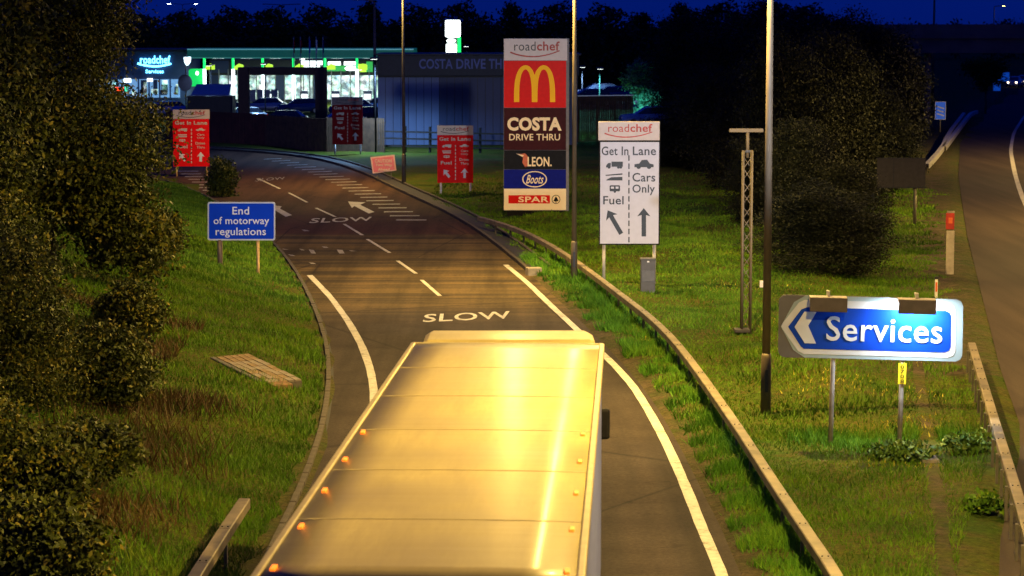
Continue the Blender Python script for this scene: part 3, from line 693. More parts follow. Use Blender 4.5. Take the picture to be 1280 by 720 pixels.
# ------------------------------------------------------------------ roadchef style get in lane boards
def icons_lorry(s, x0, y0, x1, y1, m, f):
    w = x1-x0; h = y1-y0
    s.box('lorry_icon', x0+.34*w, y0, x1, y0+.75*h, f, .006, m)
    s.poly('lorry_icon', [(x0+.02*w,y0+.85*h),(x0+.02*w,y0+.62*h),(x0+.14*w,y0+.22*h),(x0+.30*w,y0+.16*h),(x0+.30*w,y0+.85*h)][::-1], m, f)
    for q in (.2, .74, .88): s.poly('lorry_icon', ellipse(x0+q*w, y0+.86*h, .08*w, .17*h, 12), m, f-.002)
def icons_car(s, x0, y0, x1, y1, m, f):
    w = x1-x0; h = y1-y0
    s.poly('car_icon', [(x0,y0+.5*h),(x0+.25*w,y0+.42*h),(x0+.38*w,y0+.05*h),(x0+.66*w,y0+.0*h),(x0+.80*w,y0+.42*h),(x1,y0+.52*h),(x1,y0+.82*h),(x0,y0+.82*h)], m, f)
    for q in (.22, .76): s.poly('car_icon', ellipse(x0+q*w, y0+.84*h, .11*w, .17*h, 12), m, f-.002)
def icons_caravan(s, x0, y0, x1, y1, m, f, bgm):
    w = x1-x0; h = y1-y0
    s.poly('caravan_icon', rounded(x0, y0, x1, y0+.8*h, .15*h), m, f)
    s.box('caravan_icon', x0+.12*w, y0+.18*h, x0+.42*w, y0+.45*h, f-.003, .004, bgm); s.box('caravan_icon', x0+.58*w, y0+.18*h, x0+.85*w, y0+.45*h, f-.003, .004, bgm)
    s.poly('caravan_icon', ellipse(x0+.5*w, y0+.82*h, .12*w, .18*h, 12), m, f-.002)
def arrow_up(s, cx, y0, y1, hw, tw, m, f, ang=0):
    cy = (y0+y1)/2; pts = [(0,y0-cy),(hw,y0-cy+hw*1.25),(tw,y0-cy+hw*1.05),(tw,y1-cy),(-tw,y1-cy),(-tw,y0-cy+hw*1.05),(-hw,y0-cy+hw*1.25)]
    c_, s_ = math.cos(ang), math.sin(ang)
    s.poly('arrow', [(cx+p[0]*c_+p[1]*s_, cy-p[0]*s_+p[1]*c_) for p in pts], m, f)
def swoosh(s, x0, x1, y, h, m, f, w0, w1):
    pts = [(x0+(x1-x0)*t, y + h*math.sin(math.pi*min(1, t*1.02))**.8 - .3*h*t) for t in [i/12 for i in range(13)]]
    s.poly('logo_swoosh', stroke_poly(pts, w0, w1), m, f, .004)
def header(s, x0, y0, x1, y1, m_bg, m_thin, m_bold, m_sw, f=-.03, back=.06, dim=False):
    s.box('header_panel', x0, y0, x1, y1, f, back, m_bg, .01)
    w, h = x1-x0, y1-y0
    s.text('road', x0+.16*w, y0+.13*h, x0+.50*w, y0+.55*h, m_thin, f-.003, 0)
    s.text('chef', x0+.52*w, y0+.12*h, x0+.88*w, y0+.55*h, m_bold, f-.003, .02)
    swoosh(s, x0+.10*w, x0+.88*w, y0+.62*h, .24*h, m_sw, f-.006, .07*h, .05*h)

wr, s = sign_root('lane_sign', 786, 352, 'white board reading Get In Lane, Fuel and Cars Only, dark arrows', 'road sign')
M_lil = mat('white_lilac_sheet', (0.58, 0.57, 0.65), 0.35, var=.04)
M_ink = mat('dark_ink', (0.02, 0.03, 0.045), 0.5)
M_warmw = mat('warm_white_sheet', (0.60, 0.50, 0.44), 0.4, var=.06)
M_tred = mat('logo_red', (0.50, 0.05, 0.03), 0.5)
s.box('backing', 747.5, 151, 825, 176, .03, .05, M_blk)
header(s, 748, 152, 824.5, 175.5, M_warmw, M_tred, M_tred, M_tred, f=-.02)
s.box('frame', 749, 176, 824.5, 306, .0, .05, M_blk)
s.box('sign_panel', 750.5, 177.5, 823, 304.5, -.02, .03, M_lil)
s.text('Get', 752, 183, 772, 194, M_ink, -.023, .012); s.text('In', 777, 183, 785.5, 194, M_ink, -.023, .012); s.text('Lane', 791, 183, 820, 194, M_ink, -.023, .012)
icons_lorry(s, 757, 202, 778.5, 210.5, M_ink, -.026); icons_car(s, 793, 199.5, 817, 211, M_ink, -.026)
s.poly('coach_icon', [(757,218.5),(778,216.5),(778,218.3),(757,219.8)], M_ink, -.026); s.poly('coach_icon', [(758,224.5),(764,221.5),(778,221),(778,225.5),(758,225.5)], M_ink, -.026)
icons_caravan(s, 762, 231.5, 775, 241, M_ink, -.026, M_lil)
s.text('Cars', 790.5, 216, 819, 227, M_ink, -.023, .012); s.text('Only', 790.5, 230.5, 818.5, 244, M_ink, -.023, .012); s.text('Fuel', 754, 245, 779.5, 255.5, M_ink, -.023, .012)
for i in range(11): s.box('dashed_line', 785.3, 194+i*10.2, 786.9, 201+i*10.2, -.024, .004, M_ink)
arrow_up(s, 804.7, 260, 295.5, 8.3, 2.8, M_ink, -.026); arrow_up(s, 768, 260.5, 294.5, 8.3, 2.8, M_ink, -.026, R(30))
s.post(755, 306, 350, M_galv, .11); s.post(818, 306, 350, M_galv, .11)

def red_lane_sign(x0, y0, x1, y1, yb, label, flare, warm=M_cream, red=M_red):
    xm = (x0+x1)/2; r, s = sign_root('lane_sign', xm, yb, label, 'road sign', 'red get in lane boards along the slip road')
    w, h = x1-x0, y1-y0; fx = lambda t: x0+t*w; fy = lambda t: y0+t*h
    hh = .165
    header(s, x0, y0, x1, fy(hh), warm, M_dark, M_tred, M_dark, f=-.02)
    s.box('sign_panel', x0, fy(hh)+.2, x1, y1, -.015, .04, red)
    f = -.018
    s.text('Get', fx(.06), fy(.20), fx(.32), fy(.265), M_cream, f, .025); s.text('In', fx(.39), fy(.20), fx(.50), fy(.265), M_cream, f, .025); s.text('Lane', fx(.57), fy(.20), fx(.94), fy(.265), M_cream, f, .025)
    icons_lorry(s, fx(.13), fy(.33), fx(.39), fy(.385), M_cream, f-.002); s.box('coach_icon', fx(.14), fy(.435), fx(.38), fy(.455), f-.002, .005, M_cream); s.box('coach_icon', fx(.16), fy(.465), fx(.38), fy(.485), f-.002, .005, M_cream)
    icons_caravan(s, fx(.18), fy(.52), fx(.34), fy(.57), M_cream, f-.002, red)
    s.text('Fuel', fx(.10), fy(.62), fx(.40), fy(.68), M_cream, f, .02)
    icons_car(s, fx(.63), fy(.325), fx(.88), fy(.375), M_cream, f-.002)
    s.text('Cars', fx(.66), fy(.42), fx(.86), fy(.46), M_cream, f, .01); s.text('Only', fx(.66), fy(.48), fx(.86), fy(.52), M_cream, f, .01)
    s.text('Drive', fx(.62), fy(.57), fx(.88), fy(.615), M_cream, f, .01); s.text('Thru', fx(.65), fy(.64), fx(.87), fy(.685), M_cream, f, .01)
    for i in range(10): s.box('dashed_line', fx(.495), fy(.34+i*.063), fx(.52), fy(.38+i*.063), f-.001, .004, M_cream)
    arrow_up(s, fx(.76), fy(.745), fy(.915), w*.105, w*.035, M_white, f-.002); arrow_up(s, fx(.26), fy(.75), fy(.92), w*.105, w*.035, M_white, f-.002, R(38))
    s.post(fx(.1), y1, yb, flare, .10); s.post(fx(.92), y1, yb, flare, .10)
    return r
red_lane_sign(546.5, 157, 591.5, 228.5, 243, 'brightest red Get In Lane board on white legs, beside the tall pylon of shop signs', M_white)
red_lane_sign(415, 121, 453.5, 180.5, 193, 'dim red Get In Lane board in front of the wooden fence, farther from the camera', M_galv, mat('dim_header', (.22,.19,.19), .5), M_redd)  # darker red and greyer header put the weak light into the colours
red_lane_sign(216, 137, 262, 208, 222, 'red Get In Lane board with a shine, between the big trees and round bush', mat('ochre_post', (.45,.28,.10), .6), M_warmw)

# end of motorway regulations
er, s = sign_root('motorway_sign', 302, 338, 'blue sign reading End of motorway regulations on the left bank', 'road sign')
s.poly('sign_panel', rounded(259.5,252.5,344,300.5,2.5), M_wsign, 0, .03)
s.poly('blue_field', rounded(261.3,254.3,342.3,298.7,2), M_blue, -.006, .006)
M_lett = mat('sign_letter', (.72,.72,.74), .4, var=.03)
s.text('End', 290.5, 258.5, 311.5, 268, M_lett, -.009, .008)
s.text('of motorway', 267, 271, 336.5, 283, M_lett, -.009, .008)
s.text('regulations', 269.5, 284.5, 332.5, 297, M_lett, -.009, .008)
s.post(274.5, 300, 331, mat('brown_post', (.12,.08,.05), .7), .17); s.post(322, 300, 352, mat('ochre_post', (.45,.28,.10), .6), .10)

# tilted pink board
pr, s = sign_root('caution_board', 480, 226, 'small tilted pink and white caution board by the far lamp column', 'board')
M_pink = mat('pink_sheet', (.60,.15,.22), .5, var=.1)
s.poly('board', [(463,196.5),(493,193.5),(495.5,213),(466,217)], mat('pale_pink', (.66,.42,.42), .5), 0, .03)
s.poly('pink_field', [(465,198),(491.5,195.2),(493.6,211.8),(467.2,215.4)], M_pink, -.006, .006)
s.text('CAUTION', 468.5, 199, 489.5, 203.2, M_cream, -.01, .01); s.text('Two Way', 469.5, 204.8, 490, 208.6, M_cream, -.01, .01); s.text('Ahead', 472.5, 210, 487, 213.8, M_cream, -.01, .01)
s.post(472, 215, 226, M_post, .05); s.post(489, 213, 226, M_post, .05)

# pylon of shop signs
tr, s = sign_root('sign_pylon', 670, 268, 'tall pylon stacking a golden arches panel, coffee, food, chemist and grocery panels', 'pylon sign')
M_side = mat('pylon_side', (.16,.15,.15), .5)
M_lr = mat('backlit_red', (0.60, 0.012, 0.010), 0.35, em=(.9,.01,.005), es=.16, spec=.05, var=.08)
M_ly = mat('backlit_yellow', (0.85, 0.45, 0.01), 0.35, em=(1,.42,.01), es=.22, spec=.05, var=.04)
M_lw = mat('backlit_white', (0.62, 0.55, 0.50), 0.35, em=(1,.78,.62), es=.10, spec=.05, var=.05)
M_lc = mat('backlit_letters', (0.80, 0.62, 0.36), 0.4, em=(1,.68,.34), es=.22, spec=.05, var=.05)
M_ln = mat('backlit_navy', (0.004, 0.008, 0.15), 0.4, em=(.01,.02,.5), es=.05, spec=.05)
s.box('casing', 629.5, 48, 711, 263.5, .03, .45, M_side)
f = -.01
header(s, 630, 48.5, 709, 75.5, M_lw, M_dark, M_tred, M_tred, f=f, back=.04)
s.box('golden_arch_panel', 630, 76, 707.5, 134.5, f, .04, M_lr)
for cx in (0, 1):
    pass
arch = []
def arc_pts(x0, x1, yb, yt):
    out = []
    for i in range(21):
        t = i/20; a = math.pi*(1-t); c_ = math.cos(a); out.append(((x0+x1)/2 + (x1-x0)/2*c_*(1-.0), yb - (yb-yt)*(math.sin(a)**.62)))
    return out
def arch_poly(xa, xb, yb, yt, wt):
    o_ = arc_pts(xa, xb, yb, yt); i_ = arc_pts(xa+wt*1.25, xb-wt*1.25, yb, yt+wt*1.0)
    return o_ + i_[::-1]
s.poly('golden_arch', arch_poly(642.5, 671.3, 127.5, 81.5, 5.2), M_ly, f-.006, .006); s.poly('golden_arch', arch_poly(665.3, 694, 127.5, 81.5, 5.2), M_ly, f-.009, .006)
s.box('coffee_panel', 630, 135, 707.5, 187.5, f, .04, M_mar)
s.text('COSTA', 634, 146.5, 702, 163.5, M_lc, f-.003, .045)
s.text('DRIVE THRU', 636.5, 167.3, 700, 175.5, M_lc, f-.003, .012)
s.box('food_panel', 630, 188, 707.5, 211.5, f, .04, M_blk)
s.text('LEON.', 659.5, 196, 689.5, 208, M_lc, f-.003, .02)
s.poly('chilli_logo', [(645.5,192),(652,192.5),(656,191.5),(659.5,195),(661,201),(659.5,208),(656,208.5),(653,203),(654,197)], M_orng, f-.006); s.poly('chilli_logo', [(645,191.8),(655,194.2),(653,196)], M_lc, f-.008)
s.box('chemist_panel', 630, 212, 707.5, 235.5, f, .04, M_ln)
s.poly('logo_oval', ellipse(668.3, 224, 15.5, 10.2), M_lc, f-.004, .004); s.poly('logo_oval', ellipse(668.3, 224, 14.2, 9), M_ln, f-.008, .004)
s.text('Boots', 657.5, 218.5, 679.5, 229.5, M_lc, f-.01, .01, shear=.45)
s.box('grocery_panel', 630, 236, 707.5, 262.5, f, .04, M_lc)
s.box('red_band', 635.5, 244, 687.5, 254.3, f-.004, .004, M_lr); s.text('SPAR', 648, 245.6, 686, 252.8, M_lc, f-.007, .02)
s.poly('tree_roundel', ellipse(695, 249.2, 5.4, 5.6), M_blk, f-.004, .004); s.poly('tree_roundel', ellipse(695, 249.2, 4.6, 4.8), M_lc, f-.007, .004); s.poly('tree_roundel', [(695,245),(698.5,251.5),(691.5,251.5)], M_blk, f-.010, .004); s.box('tree_roundel', 694.3, 251, 695.7, 253.3, f-.010, .004, M_blk)
s.box('shadow_plinth', 634, 263, 706, 270, .06, .38, M_blk)  # black plinth also puts in the shadow under the casing

# ------------------------------------------------------------------ lamp columns
def lamp_column(x, yb, label, arm=(-1.6, 0), h=12.0, r=.09, lit=0, Y=None, col=SODIUM, group='street lamp columns', mcol=M_colm, base_h=1.3, em=None, loc=None, double=False, spot=136):
    p = Vector(loc) if loc else (gt(x, yb) if not Y else Vector((pd(x, yb, Y).x, Y, 0)))
    root = empty('street_lamp', tuple(p), 0, label, 'street lamp', group)
    MB().tube([(0,0,-.3),(0,0,base_h),(0,0,base_h+.06)], [r*1.25, r*1.25, r*1.02], 14).build('base_section', mcol, root)
    MB().box((0, -r*1.25-.003, .75), (.07, .01, .5)).build('access_door', M_dark, root)
    MB().tube([(0,0,base_h+.05),(0,0,h*.6),(0,0,h)], [r, r*.85, r*.6], 14).build('column', mcol, root)
    for sgn in ((1, -1) if double else (1,)):
        ax, ay = arm[0]*sgn, arm[1]*sgn
        MB().tube([(0,0,h-.1),(ax*.12, ay*.12, h+.08),(ax, ay, h+.2)], r*.45, 8).build('arm', mcol, root)
        d = math.atan2(ay, ax)
        lt = MB().box((ax+math.cos(d)*.3, ay+math.sin(d)*.3, h+.2), (.75, .28, .14), rz=d).build('lantern', mcol, root, .04)
        MB().box((ax+math.cos(d)*.33, ay+math.sin(d)*.33, h+.118), (.5, .2, .02), rz=d).build('lamp_lens', mat('lens_lit_%s' % (col == SODIUM), (.9,.85,.7), .3, em=col, es=60) if (lit or em) else M_glass, lt)
        if lit:
            l = bpy.data.lights.new('street_light', 'SPOT'); l.energy = lit; l.color = col; l.spot_size = R(spot); l.spot_blend = .45; l.shadow_soft_size = .18
            lo_ = bpy.data.objects.new('street_light', l); lo_.location = (ax+math.cos(d)*.33, ay+math.sin(d)*.33, h+.08); link(lo_, root)
    return root
P_ = 26000; NEUT = (0.80, 0.84, 1.0)
lamp_column(957, 517, 'nearest tall street lamp column, between the lattice mast and the services sign', (-1.5, 0), 12, .092, P_, spot=172)
lamp_column(717.5, 352, 'tall street lamp column passing in front of the right side of the shop pylon', (-1.6, 0), 12, .085, P_*1.0, spot=176)
lamp_column(505, 231, 'slim street lamp column beside the small tilted pink board', (-1.6, 0), 12, .09, P_*.5, mcol=M_post, base_h=1.6)
lamp_column(0, 0, 'street lamp column on the verge behind the camera', (-1.8, 0), 12, .09, P_*1.25, loc=(8.3, 27, 0), spot=165)
fl = lamp_column(0, 0, 'added floodlight column, unseen on the verge just outside the right edge', (-1.6, 0), 12, .09, 0, loc=(10.6, 36, 0), em=1, col=NEUT)  # added unseen column whose beam brightens the sign faces
l = bpy.data.lights.new('added_flood_light', 'SPOT'); l.energy = 50000; l.color = NEUT; l.spot_size = R(32); l.spot_blend = .6; l.shadow_soft_size = .4
o = bpy.data.objects.new('added_flood_light', l); o.location = (-1.95, 0, 12.05); link(o, fl)
o.rotation_euler = (Vector((-5.5, 105, 1)) - Vector((8.65, 36, 12.05))).to_track_quat('-Z', 'Y').to_euler()
lamp_column(0, 0, 'motorway lamp column off the right of the view, nearer one', (-2, 0), 12, .09, P_*.9, loc=(24, 66, 0), spot=165)
lamp_column(0, 0, 'motorway lamp column off the right of the view, farther one', (-2, 0), 12, .09, P_*2.0, loc=(33, 102, 0), spot=165)
lamp_column(0, 0, 'motorway lamp column off the right of the view, farthest one', (-2, 0), 12, .09, P_*1.8, loc=(45, 146, 0), spot=165)
lamp_column(1168, 0, 'pale lamp column rising above the road bridge on the right', (-1.8, 0), 12, .13, 0, Y=214)
lamp_column(1243, 0, 'distant lamp column with a lit lantern beyond the road bridge', (1.6, 0), 12.2, .16, 0, Y=505, em=1)
lamp_column(352, 0, 'distant dark double-armed lamp column above the filling station', (3.0, 0), 12.2, .16, 0, Y=464, mcol=M_dark, double=True)
lamp_column(228, 0, 'distant double-armed lamp column with faint lanterns at upper left', (2.1, 0), 12.1, .10, 0, Y=440, mcol=M_dark, double=True, em=1, col=COOL)
lamp_column(468, 0, 'dark pole of a lamp column at the corner of the coffee drive-through', (-1, 0), 10.2, .13, 0, Y=176, mcol=mat('dim_pole', (.10,.07,.07), .6))

# ------------------------------------------------------------------ lattice mast
p = gt(932, 418); lm = empty('lattice_mast', tuple(p), 0, 'slim lattice mast with a T shaped crossbar left of the nearest lamp column', 'mast')
sgn_ = Sign(lm, p.y); zt = sgn_.L(932, 188)[1]; hw = .115
for ax in (-1, 1):
    for ay in (-1, 1): MB().tube([(ax*hw, ay*hw, -.2), (ax*hw, ay*hw, zt)], .032, 8).build('leg', M_colm, lm)
nb = 14
for i in range(nb):
    z0, z1 = .15+(zt-.3)*i/nb, .15+(zt-.3)*(i+1)/nb; sg_ = 1 if i % 2 else -1
    MB().bar((-hw*sg_, -hw, z0), (hw*sg_, -hw, z1), .016).build('brace', M_colm, lm); MB().bar((hw*sg_, hw, z0), (-hw*sg_, hw, z1), .016).build('brace', M_colm, lm)
    MB().bar((-hw, -hw*sg_, z0), (-hw, hw*sg_, z1), .016).build('brace', M_colm, lm); MB().bar((hw, hw*sg_, z0), (hw, -hw*sg_, z1), .016).build('brace', M_colm, lm)
zc = sgn_.L(932, 163)[1]; xl, xr = sgn_.L(911.5, 163)[0], sgn_.L(954, 163)[0]
MB().tube([(0,0,zt-.2),(0,0,zc)], .045, 10).build('stem', M_colm, lm)
MB().box(((xl+xr)/2, 0, zc), (xr-xl, .12, .1)).build('crossbar', M_colm, lm, .01)
MB().box((.0, 0, zt-.02), (.12, .12, .06)).build('cap', M_dark, lm)
MB().box((.42, 0, sgn_.L(940, 355)[1]), (.11, .12, .18)).build('junction_box', M_cream, lm, .01)
MB().box((-.1, 0, .1), (.42, .4, .10)).build('foundation', M_back, lm, .02)

# cabinet
p = gt(810, 366); cr = empty('roadside_cabinet', tuple(p), 0, 'small grey roadside cabinet on the grass below the white lane board', 'cabinet')
MB().box((0, .2, .5), (.46, .36, 1.05)).build('body', M_gbox, cr, .015); MB().box((0, .2, 1.05), (.50, .40, .06)).build('lid', M_gbox, cr, .015)
MB().box((0, .008, .52), (.40, .02, .34)).build('door', mat('cabinet_door', (.10,.10,.10), .5), cr, .004)
MB().box((0, .004, .98), (.07, .02, .05)).build('number_tag', M_white, cr)

# marker post with red head, small reflector post, grey sign back
p = gt(1187, 343); mr_ = empty('marker_post', tuple(p), 0, 'pale roadside post with a red head beside the motorway edge', 'marker post')
MB().box((0, 0, .72), (.26, .14, 1.55)).build('post', mat('pale_post', (.36,.31,.26), .7, bump=.3), mr_, .02); MB().box((-.02, -.005, 1.82), (.27, .15, .56)).build('red_head', mat('faded_red', (.38,.02,.012), .6, var=.25), mr_, .02)
MB().box((-.02, -.085, 1.85), (.14, .012, .2)).build('symbol', M_orng, mr_)
MB().box((0, 0, 2.14), (.25, .12, .06)).build('cap', M_conc, mr_)
p = gt(1170, 374); rp_ = empty('reflector_post', tuple(p), 0, 'little post with red and white reflector just above the services sign', 'reflector post')
MB().box((0,0,.3), (.09,.06,.7)).build('post', M_white, rp_, .02); MB().box((.0,-.036,.38), (.055,.012,.3)).build('reflector', M_orng, rp_); MB().box((0,0,.66), (.12,.07,.08)).build('cap', M_dark, rp_)
mb_r, s = sign_root('blank_sign', 1144, 282, 'back of a dark grey rectangular sign on one post near the trees', 'road sign')
s.box('sign_panel', 1096.5, 198.5, 1156.5, 234, 0, .05, M_back); s.box('frame', 1095.5, 197.5, 1157.5, 199, -.01, .07, M_dark); s.box('frame', 1095.5, 233.5, 1157.5, 235, -.01, .07, M_dark); s.box('joint', 1116.5, 199, 1117.5, 233.5, -.004, .01, M_dark)
s.post(1144.5, 234, 282, M_post, .14, back=.1)
# countdown markers
def countdown(x0, y0, x1, y1, yb, bars, label, Y):
    r, s = sign_root('countdown_marker', (x0+x1)/2, yb, label, 'countdown marker', 'blue countdown markers', Y=Y)
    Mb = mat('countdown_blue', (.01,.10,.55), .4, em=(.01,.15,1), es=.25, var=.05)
    s.box('sign_panel', x0, y0, x1, y1, 0, .04, M_wsign); s.box('blue_field', x0+.6, y0+.6, x1-.6, y1-.6, -.006, .006, Mb)
    h = (y1-y0)
    for i in range(bars):
        c_ = y0 + h*(.3+.2*i) if bars > 1 else (y0+y1)/2
        s.poly('white_bar', [(x0+2, c_-1.6), (x1-2, c_+1.2), (x1-2, c_+2.8), (x0+2, c_)], M_wsign, -.012)
    s.post((x0+x1)/2, y1, yb, M_post, .1)
countdown(1169, 127, 1182, 149.5, 160, 3, 'nearest blue countdown marker with three white bars, beside the far barrier', 170)
countdown(1241.5, 99, 1251, 114, 124, 2, 'lower blue countdown marker under the bridge at far right', 262)
countdown(1251.5, 90, 1262, 102, 118, 1, 'upper blue marker nearest the right edge under the bridge', 285)

# culvert on left bank made of blocks, with a headwall
A = gt(290, 451); Bq = gt(356, 484); dq = (Bq-A); Lq = dq.length; az = math.atan2(dq.y, dq.x)
cv = empty('drainage_slab', tuple(A), az, 'sloping slab of pale stone blocks let into the grass of the left bank', 'drainage slab')
sl = math.atan2(dq.z, math.hypot(dq.x, dq.y))
cv.rotation_euler = (0, -sl, az); cv.location.z -= .0
MB().box((Lq/2, 0, .02), (Lq, .92, .16)).build('bed', mat('mortar', (.10,.085,.075), .9), cv)
md = MB().box((0,0,0), (Lq/9-.02, .155, .05)).mesh('paving_block'); md.materials.append(mat('pale_stone', (.21,.175,.145), .85, var=.35, scale=1.2, bump=.3))
md2 = MB().box((0,0,0), (Lq/9-.02, .155, .05)).mesh('paving_block'); md2.materials.append(mat('brown_stone', (.20,.135,.075), .85, var=.35, scale=1.2, bump=.3))
for i in range(9):
    for j in range(5):
        o = bpy.data.objects.new('paving_block', md2 if (i < 2 or random.random() < .25) else md); o.location = (Lq/9*(i+.5), -.36+.18*j, .115+random.uniform(-.008,.008)); link(o, cv)
MB().box((Lq/2-.1, -.56, .0), (Lq*.92, .14, .30)).build('side_kerb', mat('dark_stone', (.085,.075,.075), .8), cv, .02)
MB().box((Lq+.18, -.25, -.05), (.34, .5, .42)).build('end_block', mat('brown_brick', (.16,.09,.04), .9, var=.4, scale=8), cv, .02)
# small drain cover
p = gt(1161, 577); MBc = MB()
dc = MB().box((0,0,.03), (.34,.5,.08)).build('drain_cover', M_conc, None, .01, loc=tuple(p)); tag(dc, 'small grey stone drain cover in the grass beside the leafy plant', 'drain cover')

# ------------------------------------------------------------------ plants and trees
def plant(x, y, r, h, nn, label, m=M_fresh, size=.13, seed=3, name='shrub', cat='plant', Y=None, group=None):
    p = gt(x, y)
    rd = random.Random(seed); bl_ = [(rd.uniform(-.6,.6)*r, rd.uniform(-.4,.4)*r, h*rd.uniform(.3,.6), r*.55, r*.5, h*.45) for _ in range(6)]
    t = empty(name, tuple(p), 0, label, cat, group)
    mb = MB()
    for q in bl_: mb.tube([(0,0,-.1), (q[0]*.6, q[1]*.6, q[2])], [.02+.02*h, .012], 5)
    mb.build('stem', M_bark, t)
    o = bpy.data.objects.new('foliage', leaf_cloud('foliage', bl_, nn, size, m, seed, 18, .14*max(r,.6))); link(o, t); return t
plant(1133, 577, .62, .42, 1500, 'bright leafy plant with yellow flowers at the foot of the services sign')
plant(1208, 566, .5, .40, 800, 'low green weed between the services sign and the right barrier', seed=5)
plant(1226, 640, .5, .35, 600, 'dark green weed under the right crash barrier near the bottom', m=M_blade, seed=6)
plant(285, 246, 1.05, 2.1, 6500, 'round dark bush beside the left red board, above the blue motorway sign', m=M_leaf, size=.15, seed=7, name='bush', cat='bush')
# left bank trees
GL = 'trees on the left bank'
tree(tuple(gt(62, 330)), [(0,0,6.2,2.5,3,3.4), (-.6,.3,9.6,2.6,2.6,2.8), (1.5,-.8,3.6,2.1,2.0,1.7), (-1.8,.5,4,2.4,2.4,2.6), (1.0,.4,8.2,1.6,2,1.9), (.4,0,12.2,2.2,2.2,2), (1.7,-.9,2.4,1.5,1.5,1.4), (-.8,-1,1.9,2,1.8,1.6)], 150000, .125, M_leaf, 'tallest broad leafy tree at upper left, its crown cropped by the picture top', group=GL, seed=11, spread=.30)
tree(tuple(gt(-70, 330)), [(0,0,6.2,3.2,3,3.4), (0,.3,10,2.9,2.8,3), (1.0,-.8,3.4,2.3,2.0,2.2), (.8,0,13,2.4,2.4,2)], 40000, .17, M_leaf, 'broad tree at the left edge behind the tallest leafy tree', group=GL, seed=12)
tree((-13.6, 58, 2.2), [(0,0,1.9,1.9,1.7,1.9), (.6,-.6,3.1,1.5,1.5,1.5), (-1.2,0,3.4,1.8,1.6,1.7), (1.0,.3,1.2,1.3,1.3,1.1)], 40000, .13, M_leaf, 'bushy tree halfway down the left bank under the tallest tree', group=GL, seed=13, spread=.22)
tree((-10.0, 45.5, 1.2), [(0,0,1.6,1.7,1.6,1.6), (-.8,.1,3.0,1.5,1.4,1.5), (.5,-.5,2.4,1.1,1.2,1.2), (-1.5,-.4,1.6,1.3,1.3,1.5), (.7,.2,.9,1.0,1.1,.9)], 70000, .085, M_leaf, 'dense yellow-green bushy tree at the lower left edge', group=GL, seed=14, spread=.2)
tree((-8.9, 37.5, 1.1), [(0,0,1.0,1.3,1.3,1.1), (-.7,.3,1.9,1.1,1.2,1.0), (.35,-.3,.6,.9,1,.7)], 36000, .085, M_leaf, 'low dense shrub in the bottom left corner of the bank', group=GL, seed=15, spread=.17, name='shrub', cat='shrub', r0=.06)
tree((-10.5, 66, 1.4), [(0,0,1.4,1.3,1.2,1.2), (-.9,.2,2.2,1.3,1.2,1.4)], 14000, .15, M_leaf, 'small bush on the left bank to the left of the blue motorway sign', group=GL, seed=16, spread=.22, name='bush', cat='bush', r0=.06)
for (x, y, r_, h_, lb, sd) in ((30, 640, 1.0, 1.5, 'leafy shrub near the bottom left corner, upper one', 31), (110, 600, .9, 1.0, 'loose shrub at the lower left, nearest to the short barrier', 32), (40, 745, 1.1, 1.3, 'leafy shrub cropped by the bottom left corner of the picture', 33), (120, 500, 1.1, 1.6, 'shrub at the foot of the dense bushy tree on the left bank', 34), (150, 420, 1.0, 1.2, 'small loose shrub in shade below the tallest leafy tree', 35), (185, 330, 1.0, 1.6, 'rounded shrub at the right foot of the tallest leafy tree', 36)):
    plant(x, y, r_, h_, int(15000*r_*h_**.5), lb, M_leaf, .105, sd, 'shrub', 'shrub', group='shrubs on the left bank')
# right group
GR = 'trees between the shop pylon and the motorway'
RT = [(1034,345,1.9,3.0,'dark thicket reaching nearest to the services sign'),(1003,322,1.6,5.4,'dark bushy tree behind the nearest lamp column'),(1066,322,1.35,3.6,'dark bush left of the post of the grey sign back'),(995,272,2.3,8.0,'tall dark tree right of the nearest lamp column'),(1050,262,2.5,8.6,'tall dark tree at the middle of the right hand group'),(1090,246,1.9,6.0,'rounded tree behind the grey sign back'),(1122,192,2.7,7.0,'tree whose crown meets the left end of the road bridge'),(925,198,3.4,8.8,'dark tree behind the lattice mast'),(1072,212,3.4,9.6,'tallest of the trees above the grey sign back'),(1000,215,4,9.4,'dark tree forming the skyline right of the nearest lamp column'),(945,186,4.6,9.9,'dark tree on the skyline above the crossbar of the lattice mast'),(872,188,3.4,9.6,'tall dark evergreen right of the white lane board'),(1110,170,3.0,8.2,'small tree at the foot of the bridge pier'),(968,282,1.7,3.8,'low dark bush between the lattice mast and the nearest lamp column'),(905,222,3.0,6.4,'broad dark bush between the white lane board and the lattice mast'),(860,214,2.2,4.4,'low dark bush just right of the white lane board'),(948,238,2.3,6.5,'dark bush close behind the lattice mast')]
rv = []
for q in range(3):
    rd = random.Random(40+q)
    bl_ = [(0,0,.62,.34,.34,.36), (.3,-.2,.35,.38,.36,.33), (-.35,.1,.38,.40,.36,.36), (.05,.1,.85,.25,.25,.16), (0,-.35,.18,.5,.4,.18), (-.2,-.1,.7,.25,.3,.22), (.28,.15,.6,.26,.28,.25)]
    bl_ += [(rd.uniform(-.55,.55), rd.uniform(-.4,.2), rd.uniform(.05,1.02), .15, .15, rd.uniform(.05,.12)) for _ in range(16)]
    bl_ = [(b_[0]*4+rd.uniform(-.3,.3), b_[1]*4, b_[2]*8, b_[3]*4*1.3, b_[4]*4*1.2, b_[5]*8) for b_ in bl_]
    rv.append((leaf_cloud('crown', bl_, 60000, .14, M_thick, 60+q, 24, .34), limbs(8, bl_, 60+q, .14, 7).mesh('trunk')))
for me_, tm in rv: tm.materials.append(M_bark)
